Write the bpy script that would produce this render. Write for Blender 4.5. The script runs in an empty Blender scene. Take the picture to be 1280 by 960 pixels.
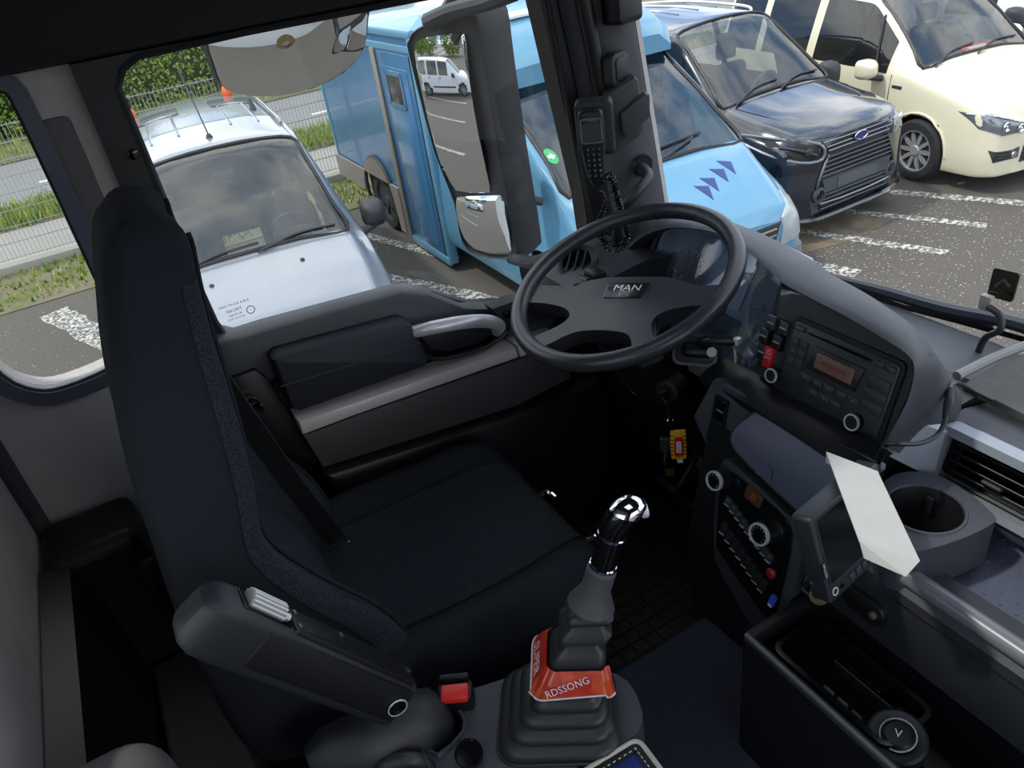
# Truck cab interior looking across the driver's seat to parked vans; units metres.
# X = truck forward, Y = truck left, Z = up; cab floor at z=0, car park asphalt at z=GZ.
import bpy, bmesh, math, random
from mathutils import Vector, Matrix
from mathutils.geometry import delaunay_2d_cdt
from mathutils.bvhtree import BVHTree
PI = math.pi
rnd = random.Random(11)
scn = bpy.context.scene
COL = scn.collection
GZ = -1.65

# ---------------------------------------------------------------- camera
CAM = Vector((0, 0, 1.5))
RM = Matrix(((0.85916379, 0.36341158, -0.36023548), (-0.49430564, 0.40743992, -0.76788973), (-0.13228571, 0.83780949, 0.52969402)))
FPX = 961.0
cd = bpy.data.cameras.new('camera'); cam = bpy.data.objects.new('camera', cd); COL.objects.link(cam)
cd.sensor_width = 36; cd.lens = FPX / 1280 * 36; cd.clip_start = .02; cd.clip_end = 600
cam.matrix_world = Matrix.Translation(CAM) @ RM.to_4x4()
scn.camera = cam
scn.view_settings.view_transform = 'Standard'; scn.view_settings.look = 'None'
scn.view_settings.gamma = 1; scn.view_settings.use_curve_mapping = False
scn.view_settings.exposure = 0.8

def at(u, v, X=None, Y=None, Z=None):
    """World point on a world plane seen at photo pixel (u, v)."""
    r = RM @ Vector(((u - 640) / FPX, -(v - 480) / FPX, -1))
    t = X / r.x if X is not None else Y / r.y if Y is not None else (Z - CAM.z) / r.z
    return CAM + r * t

# ---------------------------------------------------------------- world: blue sky with broken cloud
def lin(c):
    return tuple(((x / 255) / 12.92 if x / 255 <= .04045 else ((x / 255 + .055) / 1.055) ** 2.4) for x in c)
w = bpy.data.worlds.new('sky'); scn.world = w; w.use_nodes = True
nt = w.node_tree; nt.nodes.clear()
def N(tree, t, **k):
    n = tree.nodes.new(t)
    for a, b in k.items():
        if a.startswith('_'): setattr(n, a[1:], b)
        else: n.inputs[a.replace('__', ' ')].default_value = b
    return n
tc = N(nt, 'ShaderNodeTexCoord'); mp = N(nt, 'ShaderNodeMapping'); mp.inputs['Scale'].default_value = (1, 1, 2.2)
nz = N(nt, 'ShaderNodeTexNoise', Scale=2.6, Detail=8, Roughness=.58)
cr = nt.nodes.new('ShaderNodeValToRGB'); cr.color_ramp.elements[0].position = .40; cr.color_ramp.elements[1].position = .58
mx = N(nt, 'ShaderNodeMix', _data_type='RGBA'); mx.inputs[6].default_value = (.30, .46, .76, 1); mx.inputs[7].default_value = (1.42, 1.42, 1.42, 1)
bg = N(nt, 'ShaderNodeBackground', Strength=1.15); out = N(nt, 'ShaderNodeOutputWorld')
for a, b in ((tc.outputs['Generated'], mp.inputs['Vector']), (mp.outputs[0], nz.inputs['Vector']), (nz.outputs['Fac'], cr.inputs['Fac']), (cr.outputs['Color'], mx.inputs[0]), (mx.outputs[2], bg.inputs['Color']), (bg.outputs[0], out.inputs[0])):
    nt.links.new(a, b)
sd = bpy.data.lights.new('sun', 'SUN'); sun = bpy.data.objects.new('sun', sd); COL.objects.link(sun)
sd.energy = 1.7; sd.angle = math.radians(3); sd.color = (1, .95, .88)
sun.rotation_euler = Vector((.60, -.24, -1.0)).to_track_quat('-Z', 'Y').to_euler()

# ---------------------------------------------------------------- materials
MATS = {}
def mat(name, c, rough=.5, metal=0, bump=0, bs=200, var=0, vs=8, coat=0, spec=.5, tex='noise', c2=None, ts=200, emit=0, stretch=None):
    """Procedural principled material. c: sRGB 0-255. var: brightness mottling; bump: fine relief."""
    if name in MATS: return MATS[name]
    m = bpy.data.materials.new(name); m.use_nodes = True; t = m.node_tree
    p = t.nodes['Principled BSDF']
    p.inputs['Base Color'].default_value = (*lin(c), 1); p.inputs['Roughness'].default_value = rough
    p.inputs['Metallic'].default_value = metal; p.inputs['Specular IOR Level'].default_value = spec
    p.inputs['Coat Weight'].default_value = coat; p.inputs['Coat Roughness'].default_value = .03
    if emit:
        p.inputs['Emission Color'].default_value = (*lin(c), 1); p.inputs['Emission Strength'].default_value = emit
    co = N(t, 'ShaderNodeTexCoord'); src = co.outputs['Object']
    if stretch:
        ma = N(t, 'ShaderNodeMapping'); ma.inputs['Scale'].default_value = stretch; t.links.new(src, ma.inputs[0]); src = ma.outputs[0]
    base = None
    if c2:                                   # two-colour pattern
        if tex == 'voronoi': x = N(t, 'ShaderNodeTexVoronoi', Scale=ts); fac = x.outputs['Distance']
        elif tex == 'checker': x = N(t, 'ShaderNodeTexChecker', Scale=ts); fac = x.outputs['Fac']
        else: x = N(t, 'ShaderNodeTexNoise', Scale=ts, Detail=6, Roughness=.65); fac = x.outputs['Fac']
        t.links.new(src, x.inputs['Vector'])
        r = t.nodes.new('ShaderNodeValToRGB'); r.color_ramp.elements[0].color = (*lin(c), 1); r.color_ramp.elements[1].color = (*lin(c2), 1)
        r.color_ramp.elements[0].position = .25 if tex == 'voronoi' else .42; r.color_ramp.elements[1].position = .6 if tex == 'voronoi' else .62
        t.links.new(fac, r.inputs['Fac']); base = r.outputs['Color']
        if tex == 'voronoi':
            b = N(t, 'ShaderNodeBump', Strength=.5, Distance=.002); t.links.new(fac, b.inputs['Height']); t.links.new(b.outputs[0], p.inputs['Normal'])
    if var:
        x = N(t, 'ShaderNodeTexNoise', Scale=vs, Detail=6, Roughness=.6); t.links.new(src, x.inputs['Vector'])
        mr = N(t, 'ShaderNodeMapRange'); mr.inputs[3].default_value = 1 - var; mr.inputs[4].default_value = 1 + var; t.links.new(x.outputs['Fac'], mr.inputs[0])
        mm = N(t, 'ShaderNodeMix', _data_type='RGBA', _blend_type='MULTIPLY'); mm.inputs[0].default_value = 1; mm.inputs[6].default_value = (*lin(c), 1)
        if base: t.links.new(base, mm.inputs[6])
        t.links.new(mr.outputs[0], mm.inputs[7]); base = mm.outputs[2]
        mq = N(t, 'ShaderNodeMapRange'); mq.inputs[3].default_value = max(0, rough - .12); mq.inputs[4].default_value = min(1, rough + .12); t.links.new(x.outputs['Fac'], mq.inputs[0]); t.links.new(mq.outputs[0], p.inputs['Roughness'])
    if base: t.links.new(base, p.inputs['Base Color'])
    if bump:
        x = N(t, 'ShaderNodeTexNoise', Scale=bs, Detail=3); t.links.new(src, x.inputs['Vector'])
        b = N(t, 'ShaderNodeBump', Strength=bump, Distance=.001); t.links.new(x.outputs['Fac'], b.inputs['Height']); t.links.new(b.outputs[0], p.inputs['Normal'])
    MATS[name] = m
    return m
def glassmat(name, tint, ior=1.5, rough=0.0, film=0.0, filmc=(120, 125, 130)):
    """Thin pane: see-through tint plus Fresnel mirror reflection, optional film that paints in reflected haze."""
    m = bpy.data.materials.new(name); m.use_nodes = True; t = m.node_tree; t.nodes.clear()
    o = N(t, 'ShaderNodeOutputMaterial'); tr = N(t, 'ShaderNodeBsdfTransparent', Color=(*tint, 1)); g = N(t, 'ShaderNodeBsdfGlossy', Roughness=rough)
    fr = N(t, 'ShaderNodeFresnel', IOR=ior); mx = N(t, 'ShaderNodeMixShader'); src = tr.outputs[0]
    if film:
        d = N(t, 'ShaderNodeBsdfDiffuse', Color=(*lin(filmc), 1)); m2 = N(t, 'ShaderNodeMixShader'); m2.inputs[0].default_value = film
        t.links.new(src, m2.inputs[1]); t.links.new(d.outputs[0], m2.inputs[2]); src = m2.outputs[0]
    ge = N(t, 'ShaderNodeNewGeometry'); m1 = N(t, 'ShaderNodeMath', _operation='MULTIPLY_ADD'); m1.inputs[1].default_value = -2; m1.inputs[2].default_value = 1
    pw = N(t, 'ShaderNodeMath', _operation='POWER'); pw.inputs[0].default_value = ior       # same reflection from either face of the pane
    t.links.new(ge.outputs['Backfacing'], m1.inputs[0]); t.links.new(m1.outputs[0], pw.inputs[1]); t.links.new(pw.outputs[0], fr.inputs['IOR'])
    t.links.new(fr.outputs[0], mx.inputs[0]); t.links.new(src, mx.inputs[1]); t.links.new(g.outputs[0], mx.inputs[2]); t.links.new(mx.outputs[0], o.inputs[0])
    MATS[name] = m; return m

DARK = mat('dark_plastic', (38, 40, 45), .5, bump=.25, bs=900, var=.08)
BLACK = mat('black_plastic', (20, 21, 23), .42, bump=.15, bs=900)
GLOSSB = mat('gloss_black', (12, 12, 14), .12)
DASH = mat('dash_grain', (60, 62, 69), .5, bump=.5, bs=1100, var=.07)
LID = mat('dash_bluegrey', (84, 88, 106), .42, bump=.3, bs=1100, var=.06)
SILV = mat('satin_silver', (214, 214, 218), .28, metal=.35, bump=.03)
STRIP = mat('dull_silver_trim', (196, 190, 188), .4, metal=.1, bump=.05)
CHROME = mat('chrome', (225, 226, 230), .07, metal=1)
LEATH = mat('wheel_leather', (46, 48, 53), .30, bump=.4, bs=420, var=.06)
FABRIC = mat('seat_cloth', (33, 36, 42), .95, bump=.5, bs=1600, var=.15, vs=30, spec=.15)
MESHF = mat('seat_mesh_cloth', (22, 25, 31), .9, tex='voronoi', c2=(42, 46, 54), ts=330, spec=.2)
LINER = mat('grey_wall_lining', (184, 178, 176), .95, bump=1, bs=500, var=.16, vs=14, spec=.1)
LINERD = mat('dark_lining', (60, 60, 63), .9, bump=.6, bs=700, var=.12)
RUBBER = mat('rubber', (42, 43, 45), .42, bump=.15, bs=500)
CARPET = mat('tunnel_carpet', (60, 62, 76), .95, bump=1, bs=900, var=.3, vs=90, spec=.1)
RED = mat('red_plastic', (205, 30, 28), .35)
WHITE = mat('white_plastic', (222, 222, 220), .45)
PRINT = mat('white_print', (210, 212, 214), .6)
PRINTG = mat('grey_print', (135, 138, 142), .6)
WHITEM = mat('white_painted_sheet', (188, 187, 184), .5, var=.10, vs=25)
GLASS = glassmat('cab_glass', (.93, .95, .94), 1.45)
CARGLASS = glassmat('car_glass', (.62, .66, .66), 1.9)
CARGLASSD = glassmat('car_glass_dark', (.16, .18, .19), 1.7)
MIRROR = mat('mirror_silver', (225, 228, 230), .0, metal=1)
# ---------------------------------------------------------------- geometry helpers
class G:
    def __init__(s, v=None, f=None): s.v = [Vector(p) for p in (v or [])]; s.f = [tuple(q) for q in (f or [])]
    def __add__(s, o):
        n = len(s.v); return G(s.v + o.v, s.f + [tuple(i + n for i in q) for q in o.f])
    def xf(s, M): return G([M @ p for p in s.v], s.f)
WL = {}                                        # world location of every object (roots are unrotated unless posed)
def tag(o, label=None, cat=None, group=None, kind=None):
    for k, x in (('label', label), ('category', cat), ('group', group), ('kind', kind)):
        if x: o[k] = x
    return o
def T(name, label, cat, loc, group=None, kind=None):
    o = bpy.data.objects.new(name, None); COL.objects.link(o); o.location = loc; o.empty_display_size = .05
    WL[o] = Vector(loc); return tag(o, label, cat, group, kind)
def O(name, g, m, parent=None, smooth=35, label=None, cat=None, group=None, kind=None, origin=None, sub=0):
    """One mesh object from world-space geometry g."""
    off = Vector((0, 0, 0))
    if parent is not None: off = WL[parent]
    elif origin is not None: off = Vector(origin)
    elif g.v:
        xs = [p.x for p in g.v]; ys = [p.y for p in g.v]; zs = [p.z for p in g.v]
        off = Vector(((min(xs) + max(xs)) / 2, (min(ys) + max(ys)) / 2, min(zs)))
    me = bpy.data.meshes.new(name); me.from_pydata([p - off for p in g.v], [], g.f)
    bm = bmesh.new(); bm.from_mesh(me)
    bmesh.ops.remove_doubles(bm, verts=bm.verts, dist=1e-6)
    bmesh.ops.recalc_face_normals(bm, faces=bm.faces); bm.to_mesh(me); bm.free()
    for mm in (m if isinstance(m, (list, tuple)) else [m]): me.materials.append(mm)
    if smooth:
        me.shade_smooth(); me.set_sharp_from_angle(angle=math.radians(smooth))
    o = bpy.data.objects.new(name, me); COL.objects.link(o)
    if parent is not None: o.parent = parent; WL[o] = off
    else: o.location = off; WL[o] = off
    if sub:
        md = o.modifiers.new('smooth', 'SUBSURF'); md.levels = sub; md.render_levels = sub
    return tag(o, label, cat, group, kind)
def box(c, s, bev=0, seg=2, M=None):
    bm = bmesh.new(); bmesh.ops.create_cube(bm, size=1)
    for v in bm.verts: v.co = Vector((v.co.x * s[0], v.co.y * s[1], v.co.z * s[2]))
    if bev: bmesh.ops.bevel(bm, geom=bm.edges[:], offset=bev, segments=seg, profile=.5, affect='EDGES')
    bm.verts.index_update(); g = G([v.co for v in bm.verts], [[v.index for v in f.verts] for f in bm.faces]); bm.free()
    if M is not None: g = g.xf(M.to_4x4())
    return g.xf(Matrix.Translation(Vector(c)))
def bb(x0, x1, y0, y1, z0, z1, bev=0, seg=2):
    return box(((x0 + x1) / 2, (y0 + y1) / 2, (z0 + z1) / 2), (abs(x1 - x0), abs(y1 - y0), abs(z1 - z0)), bev, seg)
def basis(d):
    d = Vector(d).normalized(); a = Vector((0, 0, 1)) if abs(d.z) < .9 else Vector((1, 0, 0))
    x = d.cross(a).normalized(); return x, d.cross(x).normalized(), d
def spl(pts, n=6, closed=False):
    """Catmull-Rom resampling of a polyline."""
    P = [Vector(p) for p in pts]; L = len(P); o = []
    rng = range(L) if closed else range(L - 1)
    for i in rng:
        g = (lambda k: P[k % L]) if closed else (lambda k: P[max(0, min(L - 1, k))])
        a, b, c, d = g(i - 1), g(i), g(i + 1), g(i + 2)
        for k in range(n):
            t = k / n; o.append(.5 * ((2 * b) + (c - a) * t + (2 * a - 5 * b + 4 * c - d) * t * t + (3 * b - a - 3 * c + d) * t ** 3))
    if not closed: o.append(P[-1])
    return o
def resample(pts, n):
    P = [Vector(p) for p in pts]; d = [0]
    for a, b in zip(P, P[1:]): d.append(d[-1] + (b - a).length)
    o = []; j = 0
    for i in range(n):
        t = d[-1] * i / (n - 1)
        while j < len(P) - 2 and d[j + 1] < t: j += 1
        k = (t - d[j]) / max(1e-9, d[j + 1] - d[j]); o.append(P[j].lerp(P[j + 1], min(1, k)))
    return o
def loft(rings, closed=True, cap=True):
    n = len(rings[0]); g = G([p for r in rings for p in r])
    for i in range(len(rings) - 1):
        for j in range(n if closed else n - 1):
            k = (j + 1) % n; g.f.append((i * n + j, i * n + k, (i + 1) * n + k, (i + 1) * n + j))
    if cap and closed:
        g.f.append(tuple(range(n))[::-1]); g.f.append(tuple((len(rings) - 1) * n + j for j in range(n)))
    return g
def tube(pts, r, seg=10, n=5, closed=False):
    P = spl(pts, n, closed) if n else [Vector(p) for p in pts]; L = len(P)
    rr_ = r if isinstance(r, (list, tuple)) else None; rings = []; x = None
    for i, p in enumerate(P):
        d = (P[(i + 1) % L] - P[i - 1]) if closed else (P[min(L - 1, i + 1)] - P[max(0, i - 1)])
        d = d.normalized()
        if x is None: x, y, _ = basis(d)
        else: x = (x - d * x.dot(d)).normalized(); y = d.cross(x)
        if rr_:
            t = i / (L - 1) * (len(rr_) - 1); k = min(len(rr_) - 2, int(t)); q = rr_[k] + (rr_[k + 1] - rr_[k]) * (t - k)
        else: q = r
        rings.append([p + (x * math.cos(a) + y * math.sin(a)) * q for a in [2 * PI * s / seg for s in range(seg)]])
    if closed: rings.append(rings[0]); return loft(rings, True, False)
    return loft(rings)
def lathe(prof, o, axis, seg=28, cap=True):
    x, y, d = basis(axis); o = Vector(o); rings = []
    for r, h in prof: rings.append([o + d * h + (x * math.cos(a) + y * math.sin(a)) * max(r, 1e-5) for a in [2 * PI * s / seg for s in range(seg)]])
    return loft(rings, True, cap)
def cyl(a, b, r, r2=None, seg=20, ch=0):
    a = Vector(a); b = Vector(b); h = (b - a).length; r2 = r if r2 is None else r2
    return lathe([(r - ch, 0), (r, ch), (r2, h - ch), (r2 - ch, h)] if ch else [(r, 0), (r2, h)], a, b - a, seg)
def rr(a0, b0, a1, b1, r=.004, n=4):
    r = min(r, abs(a1 - a0) / 2.01, abs(b1 - b0) / 2.01); o = []
    for cx, cy, s in ((a1 - r, b0 + r, -90), (a1 - r, b1 - r, 0), (a0 + r, b1 - r, 90), (a0 + r, b0 + r, 180)):
        for k in range(n + 1):
            t = math.radians(s + 90 * k / n); o.append((cx + r * math.cos(t), cy + r * math.sin(t)))
    return o
def ell(cx, cy, rx, ry=None, n=28): return [(cx + rx * math.cos(2 * PI * k / n), cy + (ry or rx) * math.sin(2 * PI * k / n)) for k in range(n)]
def inset(ol, d):
    n = len(ol); A = sum(ol[i][0] * ol[(i + 1) % n][1] - ol[(i + 1) % n][0] * ol[i][1] for i in range(n)); s = 1 if A > 0 else -1; o = []
    for i in range(n):
        p, q, r = Vector(ol[i - 1]), Vector(ol[i]), Vector(ol[(i + 1) % n])
        e1 = (q - p); e2 = (r - q)
        if e1.length < 1e-9: e1 = e2
        if e2.length < 1e-9: e2 = e1
        n1 = Vector((-e1.y, e1.x)).normalized(); n2 = Vector((-e2.y, e2.x)).normalized(); m = n1 + n2
        m = m.normalized() if m.length > 1e-6 else n1
        k = 1 / max(.4, m.dot(n1)); q = q + m * (d * s * k); o.append((q.x, q.y))
    return o
class Frame:
    """Flat working plane: a runs along ex, b along ey, c along the outward normal n."""
    def __init__(s, o, ex, ey, flip=False):
        s.o = Vector(o); s.ex = Vector(ex).normalized(); ey = Vector(ey); s.ey = (ey - s.ex * ey.dot(s.ex)).normalized()
        s.n = s.ey.cross(s.ex) * (-1 if flip else 1)
    def __call__(s, a, b, c=0): return s.o + s.ex * a + s.ey * b + s.n * c
    def loc(s, u, v):
        r = RM @ Vector(((u - 640) / FPX, -(v - 480) / FPX, -1)); t = (s.o - CAM).dot(s.n) / r.dot(s.n); p = CAM + r * t - s.o
        return (p.dot(s.ex), p.dot(s.ey))
    def mtx(s): return Matrix((s.ex, s.ey, s.n)).transposed()
def prism(F, ol, c0, c1, ch=0, hole=None):
    """Outline in frame F extruded from c0 to c1 with a chamfered front edge."""
    rings = [[F(a, b, c0) for a, b in ol]]
    if ch:
        sg = 1 if c1 > c0 else -1
        rings += [[F(a, b, c1 - ch * sg) for a, b in ol], [F(a, b, c1 - ch * .3 * sg) for a, b in inset(ol, ch * .3)], [F(a, b, c1) for a, b in inset(ol, ch)]]
    else: rings.append([F(a, b, c1) for a, b in ol])
    return loft(rings)
def frame_ring(F, ol, wdt, c0, c1):
    """Picture-frame ring: outline minus its inset."""
    i = inset(ol, wdt)
    return loft([[F(a, b, c0) for a, b in ol], [F(a, b, c1) for a, b in ol], [F(a, b, c1) for a, b in i], [F(a, b, c0) for a, b in i], [F(a, b, c0) for a, b in ol]], True, False)
def sheet(ol, fmap, thick, grid=.03, holes=()):
    """Polygon (with holes) triangulated on a grid and mapped by fmap(a,b,c); closed solid of given thickness."""
    vs = []; es = []
    for lp in [ol] + list(holes):
        k = len(vs); vs += [Vector(p) for p in lp]; es += [(k + i, k + (i + 1) % len(lp)) for i in range(len(lp))]
    def inside(p, lp):
        c = False
        for i in range(len(lp)):
            (x1, y1), (x2, y2) = lp[i - 1], lp[i]
            if (y1 > p[1]) != (y2 > p[1]) and p[0] < (x2 - x1) * (p[1] - y1) / (y2 - y1) + x1: c = not c
        return c
    xs = [p[0] for p in ol]; ys = [p[1] for p in ol]
    x = min(xs) + grid / 2
    while x < max(xs):
        y = min(ys) + grid / 2
        while y < max(ys):
            if inside((x, y), ol) and not any(inside((x, y), h) for h in holes): vs.append(Vector((x, y)))
            y += grid
        x += grid
    r = delaunay_2d_cdt(vs, es, [], 0, 1e-7)
    V2, E2, F2 = r[0], r[1], r[2]; n = len(V2)
    F2 = [f for f in F2 if (lambda c: inside(c, ol) and not any(inside(c, h) for h in holes))((sum(V2[i][0] for i in f) / len(f), sum(V2[i][1] for i in f) / len(f)))]
    g = G([fmap(p[0], p[1], 0) for p in V2], F2)
    if thick:
        g.v += [fmap(p[0], p[1], -thick) for p in V2]; cnt = {}
        for f in F2:
            for i in range(len(f)):
                e = (f[i], f[(i + 1) % len(f)]); k = tuple(sorted(e)); cnt.setdefault(k, []).append(e)
        g.f += [tuple(i + n for i in reversed(f)) for f in F2]
        for k, l in cnt.items():
            if len(l) == 1: a, b = l[0]; g.f.append((b, a, a + n, b + n))
    return g
_txt = {}
def text(F, s, size, a, b, c=.0006, th=.0004, align='CENTER', shear=0, rot=0, sx=1):
    """Raised lettering lying in frame F, centre at (a,b)."""
    cu = bpy.data.curves.new('t', 'FONT'); cu.body = s; cu.size = size; cu.align_x = align; cu.align_y = 'CENTER'; cu.shear = shear; cu.resolution_u = 2
    o = bpy.data.objects.new('t', cu); COL.objects.link(o); dg = bpy.context.evaluated_depsgraph_get(); me = o.evaluated_get(dg).to_mesh()
    vs = [(v.co.x * sx, v.co.y) for v in me.vertices]; fs = [tuple(p.vertices) for p in me.polygons]; o.evaluated_get(dg).to_mesh_clear()
    bpy.data.objects.remove(o); bpy.data.curves.remove(cu)
    cr_, sr = math.cos(rot), math.sin(rot)
    return G([F(a + x * cr_ - y * sr, b - (x * sr + y * cr_), c) for x, y in vs], fs)
def quadf(p00, p10, p11, p01): return G([p00, p10, p11, p01], [(0, 1, 2, 3)])
# ================================================================ OUTSIDE: ground, road, fence, hedge
ASPH = mat('asphalt', (68, 64, 59), .92, bump=1, bs=120, var=.22, vs=2.2, c2=(92, 86, 79), ts=60)
ROADM = mat('road_asphalt', (118, 117, 116), .9, bump=.6, bs=100, var=.1, vs=1.5)
PAVE = mat('pavement_concrete', (134,130,124), .9, bump=.6, bs=60, var=.12, vs=2)
KERBM = mat('kerb_concrete', (150, 145, 136), .9, bump=.6, bs=60, var=.15, vs=4)
EARTH = mat('dusty_earth', (110,101,82), .95, bump=1, bs=60, var=.3, vs=3, c2=(82,88,46), ts=3)
GRASSM = mat('grass_blades', (96, 128, 44), .8, var=.35, vs=3, c2=(168, 166, 60), ts=6)
PAINT = mat('worn_road_paint', (196, 194, 186), .85, c2=(84, 82, 78), ts=26, bump=.5, bs=80)
for e_, q_ in zip(next(n for n in PAINT.node_tree.nodes if n.type == 'VALTORGB').color_ramp.elements, (.40, .54)): e_.position = q_
PAINTW = mat('road_paint', (200,199,195), .8, var=.1)
LEAFM = mat('hedge_leaf', (96, 124, 36), .6, var=.4, vs=4, c2=(140, 160, 60), ts=9)
WIRE = mat('galvanised_wire', (168, 172, 172), .5, metal=.3)
PEBB = mat('pale_crumbs', (170, 166, 158), .9)
O('ground', bb(-90, 110, -60, 12.2, GZ - .3, GZ), ASPH, kind='structure', smooth=0)
O('earth_strip', bb(-60, 60, 9.7, 11.15, GZ - .1, GZ + .012), EARTH, kind='structure', smooth=0, label='dusty earth verge with weeds in front of the wire fence', cat='verge')
O('kerb', bb(-60, 60, 11.12, 11.42, GZ - .1, GZ + .11, .02), KERBM, kind='structure', label='concrete plinth kerb below the wire fence', cat='kerb')
O('pavement', bb(-60, 60, 11.42, 13.2, GZ - .1, GZ + .03), PAVE, kind='structure', smooth=0)
O('grass_verge', bb(-60, 60, 13.2, 14.5, GZ - .1, GZ + .04), EARTH, kind='structure', smooth=0)
O('road', bb(-90, 110, 14.5, 18.6, GZ - .1, GZ + .015), ROADM, kind='structure', smooth=0)
O('far_verge', bb(-90, 110, 18.6, 40, GZ - .2, GZ + .05), EARTH, kind='structure', smooth=0)
def blades(name, n, x0, x1, y0, y1, h, label, z=0.0):
    g = G()
    for i in range(n):
        x, y = rnd.uniform(x0, x1), rnd.uniform(y0, y1); a = rnd.uniform(0, PI); s = h * rnd.uniform(.5, 1.2); wd = .014 * rnd.uniform(.7, 1.5)
        dx, dy = math.cos(a) * wd, math.sin(a) * wd; lx, ly = rnd.gauss(0, .4) * s, rnd.gauss(0, .4) * s; k = len(g.v)
        g.v += [Vector((x - dx, y - dy, GZ + z)), Vector((x + dx, y + dy, GZ + z)), Vector((x + lx, y + ly, GZ + z + s))]; g.f.append((k, k + 1, k + 2))
    O(name, g, GRASSM, smooth=0, kind='stuff', label=label, cat='grass')
blades('roadside_grass', 15000, -9, 8, 13.2, 14.5, .22, 'sunlit green grass strip between pavement and road', .03)
blades('verge_weeds', 2600, -6, 3.2, 9.8, 11.1, .07, 'yellow green weeds in the dusty strip before the fence', .01)
blades('far_grass', 6000, -12, 12, 18.7, 21.1, .2, 'grass bank across the road below the hedge', .04)
def line(name, p, q, wd, label, m=PAINT, z=.006, grp=None):
    p, q = Vector(p), Vector(q); d = (q - p).normalized(); s = Vector((-d.y, d.x, 0)) * wd / 2; n = max(2, int((q - p).length / .12)); ra = []; rb = []
    for i in range(n + 1):
        c = p.lerp(q, i / n); ra.append(c + s * rnd.uniform(.8, 1.1) + Vector((0, 0, z))); rb.append(c - s * rnd.uniform(.8, 1.1) + Vector((0, 0, z)))
    low = lambda r: [a - Vector((0, 0, z + .002)) for a in r]
    O(name, loft([low(ra), ra, rb, low(rb)], False, False), m, smooth=0, label=label, cat='line', group=grp, kind='structure')
LG = 'worn white lines on the car park'
for nm, a, b, wd, lb in (('stall_line', (6.95, 5.55), (7.66, 3.9), .14, 'worn white stall line running out beside the cream van wheel'),
                     ('stall_line', (6.40, 5.15), (6.93, 3.92), .12, 'worn white line second out from the cream van wheel'),
                     ('stall_line', (5.75, 5.05), (6.2, 3.8), .13, 'patchy white line before the dark van bumper'),
                     ('stall_line', (5.1, 4.9), (5.36, 4.05), .16, 'short bright white line beyond the dash hood'),
                     ('stall_line', (2.35, 8.95), (2.95, 7.1), .14, 'worn white line beside the blue truck rear wheel'),
                     ('stall_line', (1.95, 7.75), (3.05, 5.2), .2, 'broad dusty line between silver van and blue truck'),
                     ('stall_line', (-1.0, 9.3), (-.3, 7.3), .3, 'worn white patch seen through the rear side window'),
                     ('stall_line', (-4.9, 6.4), (-3.8, 3.4), .14, 'stall line behind the truck seen in the mirror'),
                     ('stall_line', (-7.4, 6.4), (-6.3, 3.4), .14, 'farther stall line behind the truck in the mirror'),
                     ('stall_line', (-9.9, 6.4), (-8.8, 3.4), .14, 'farthest stall line behind the truck in the mirror')):
    line(nm, (*a, GZ), (*b, GZ), wd, lb, grp=LG)
for i, x in enumerate((-13, -7, -1, 4.1, 10)):
    line('road_dash', (x, 16.15, GZ + .016), (x + 2.4, 16.15, GZ + .016), .13, 'white centre dash on the road across from the fence', PAINTW, .004, 'road centre dashes')
g = G()
for i in range(5200):                          # pale crumbs of gravel
    if i < 4000: x, y = rnd.uniform(4.6, 8.4), rnd.uniform(1.5, 5.4)
    else: x, y = rnd.uniform(-2.5, 3.5), rnd.uniform(4, 9.5)
    if (-.3 < x < 1.8 and y > 4.7) or (2.6 < x and y > 3.9 and x < 4.8) or (5.1 < x < 7.2 and y > 4.7) or (x > 7.3 and y > 3.9): continue
    s = rnd.uniform(.003, .010); a = rnd.uniform(0, PI); k = len(g.v)
    for t in range(4): g.v.append(Vector((x + s * math.cos(a + t * PI / 2), y + s * math.sin(a + t * PI / 2) * .7, GZ + .001)))
    g.v.append(Vector((x, y, GZ + s * .6))); g.f += [(k, k + 1, k + 4), (k + 1, k + 2, k + 4), (k + 2, k + 3, k + 4), (k + 3, k, k + 4)]
O('gravel_crumbs', g, PEBB, smooth=0, kind='stuff', label='pale gravel crumbs scattered over the asphalt', cat='gravel')
O('rust_dust_patch', sheet([(a * .85 + 5.75 + rnd.uniform(-.08, .08), b * .35 + 4.95) for a, b in ell(0, 0, 1, 1, 26)], lambda a, b, c: Vector((a, b - (a - 5.7) * .15, GZ + .005 + c)), .004, .1), mat('rust_dust', (112, 98, 74), .95, var=.25, vs=5, c2=(80, 76, 70), ts=3.5), smooth=0, kind='structure', label='sandy rust stained patch below the dark van bumper', cat='stain')
# wire mesh fence
fe = T('wire_fence', 'galvanised wire mesh fence along the pavement beyond the car park', 'fence', (0, 11.27, GZ + .1), kind='thing')
def wire_panel(x0):
    g = G(); z0, z1 = GZ + .12, GZ + 1.72; y = 11.27
    for i in range(51):
        x = x0 + i * .05; g += loft([[Vector((x - .0028, y, z0)), Vector((x + .0028, y, z0)), Vector((x, y + .005, z0))], [Vector((x - .0028, y, z1)), Vector((x + .0028, y, z1)), Vector((x, y + .005, z1))]], True, False)
    for i in range(9):
        z = z0 + .03 + i * (z1 - z0 - .06) / 8
        for dy in (-.006, .006): g += loft([[Vector((xx, y + dy, z - .004)), Vector((xx, y + dy, z + .004)), Vector((xx, y + dy + .005, z))] for xx in (x0, x0 + 2.5)], True, False)
    return g
for i in range(-7, 5):
    O('mesh_panel', wire_panel(i * 2.5 - .4), WIRE, fe, smooth=0)
    O('post', bb(i * 2.5 - .43, i * 2.5 - .37, 11.29, 11.33, GZ, GZ + 1.76, .004), WIRE, fe)
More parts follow.
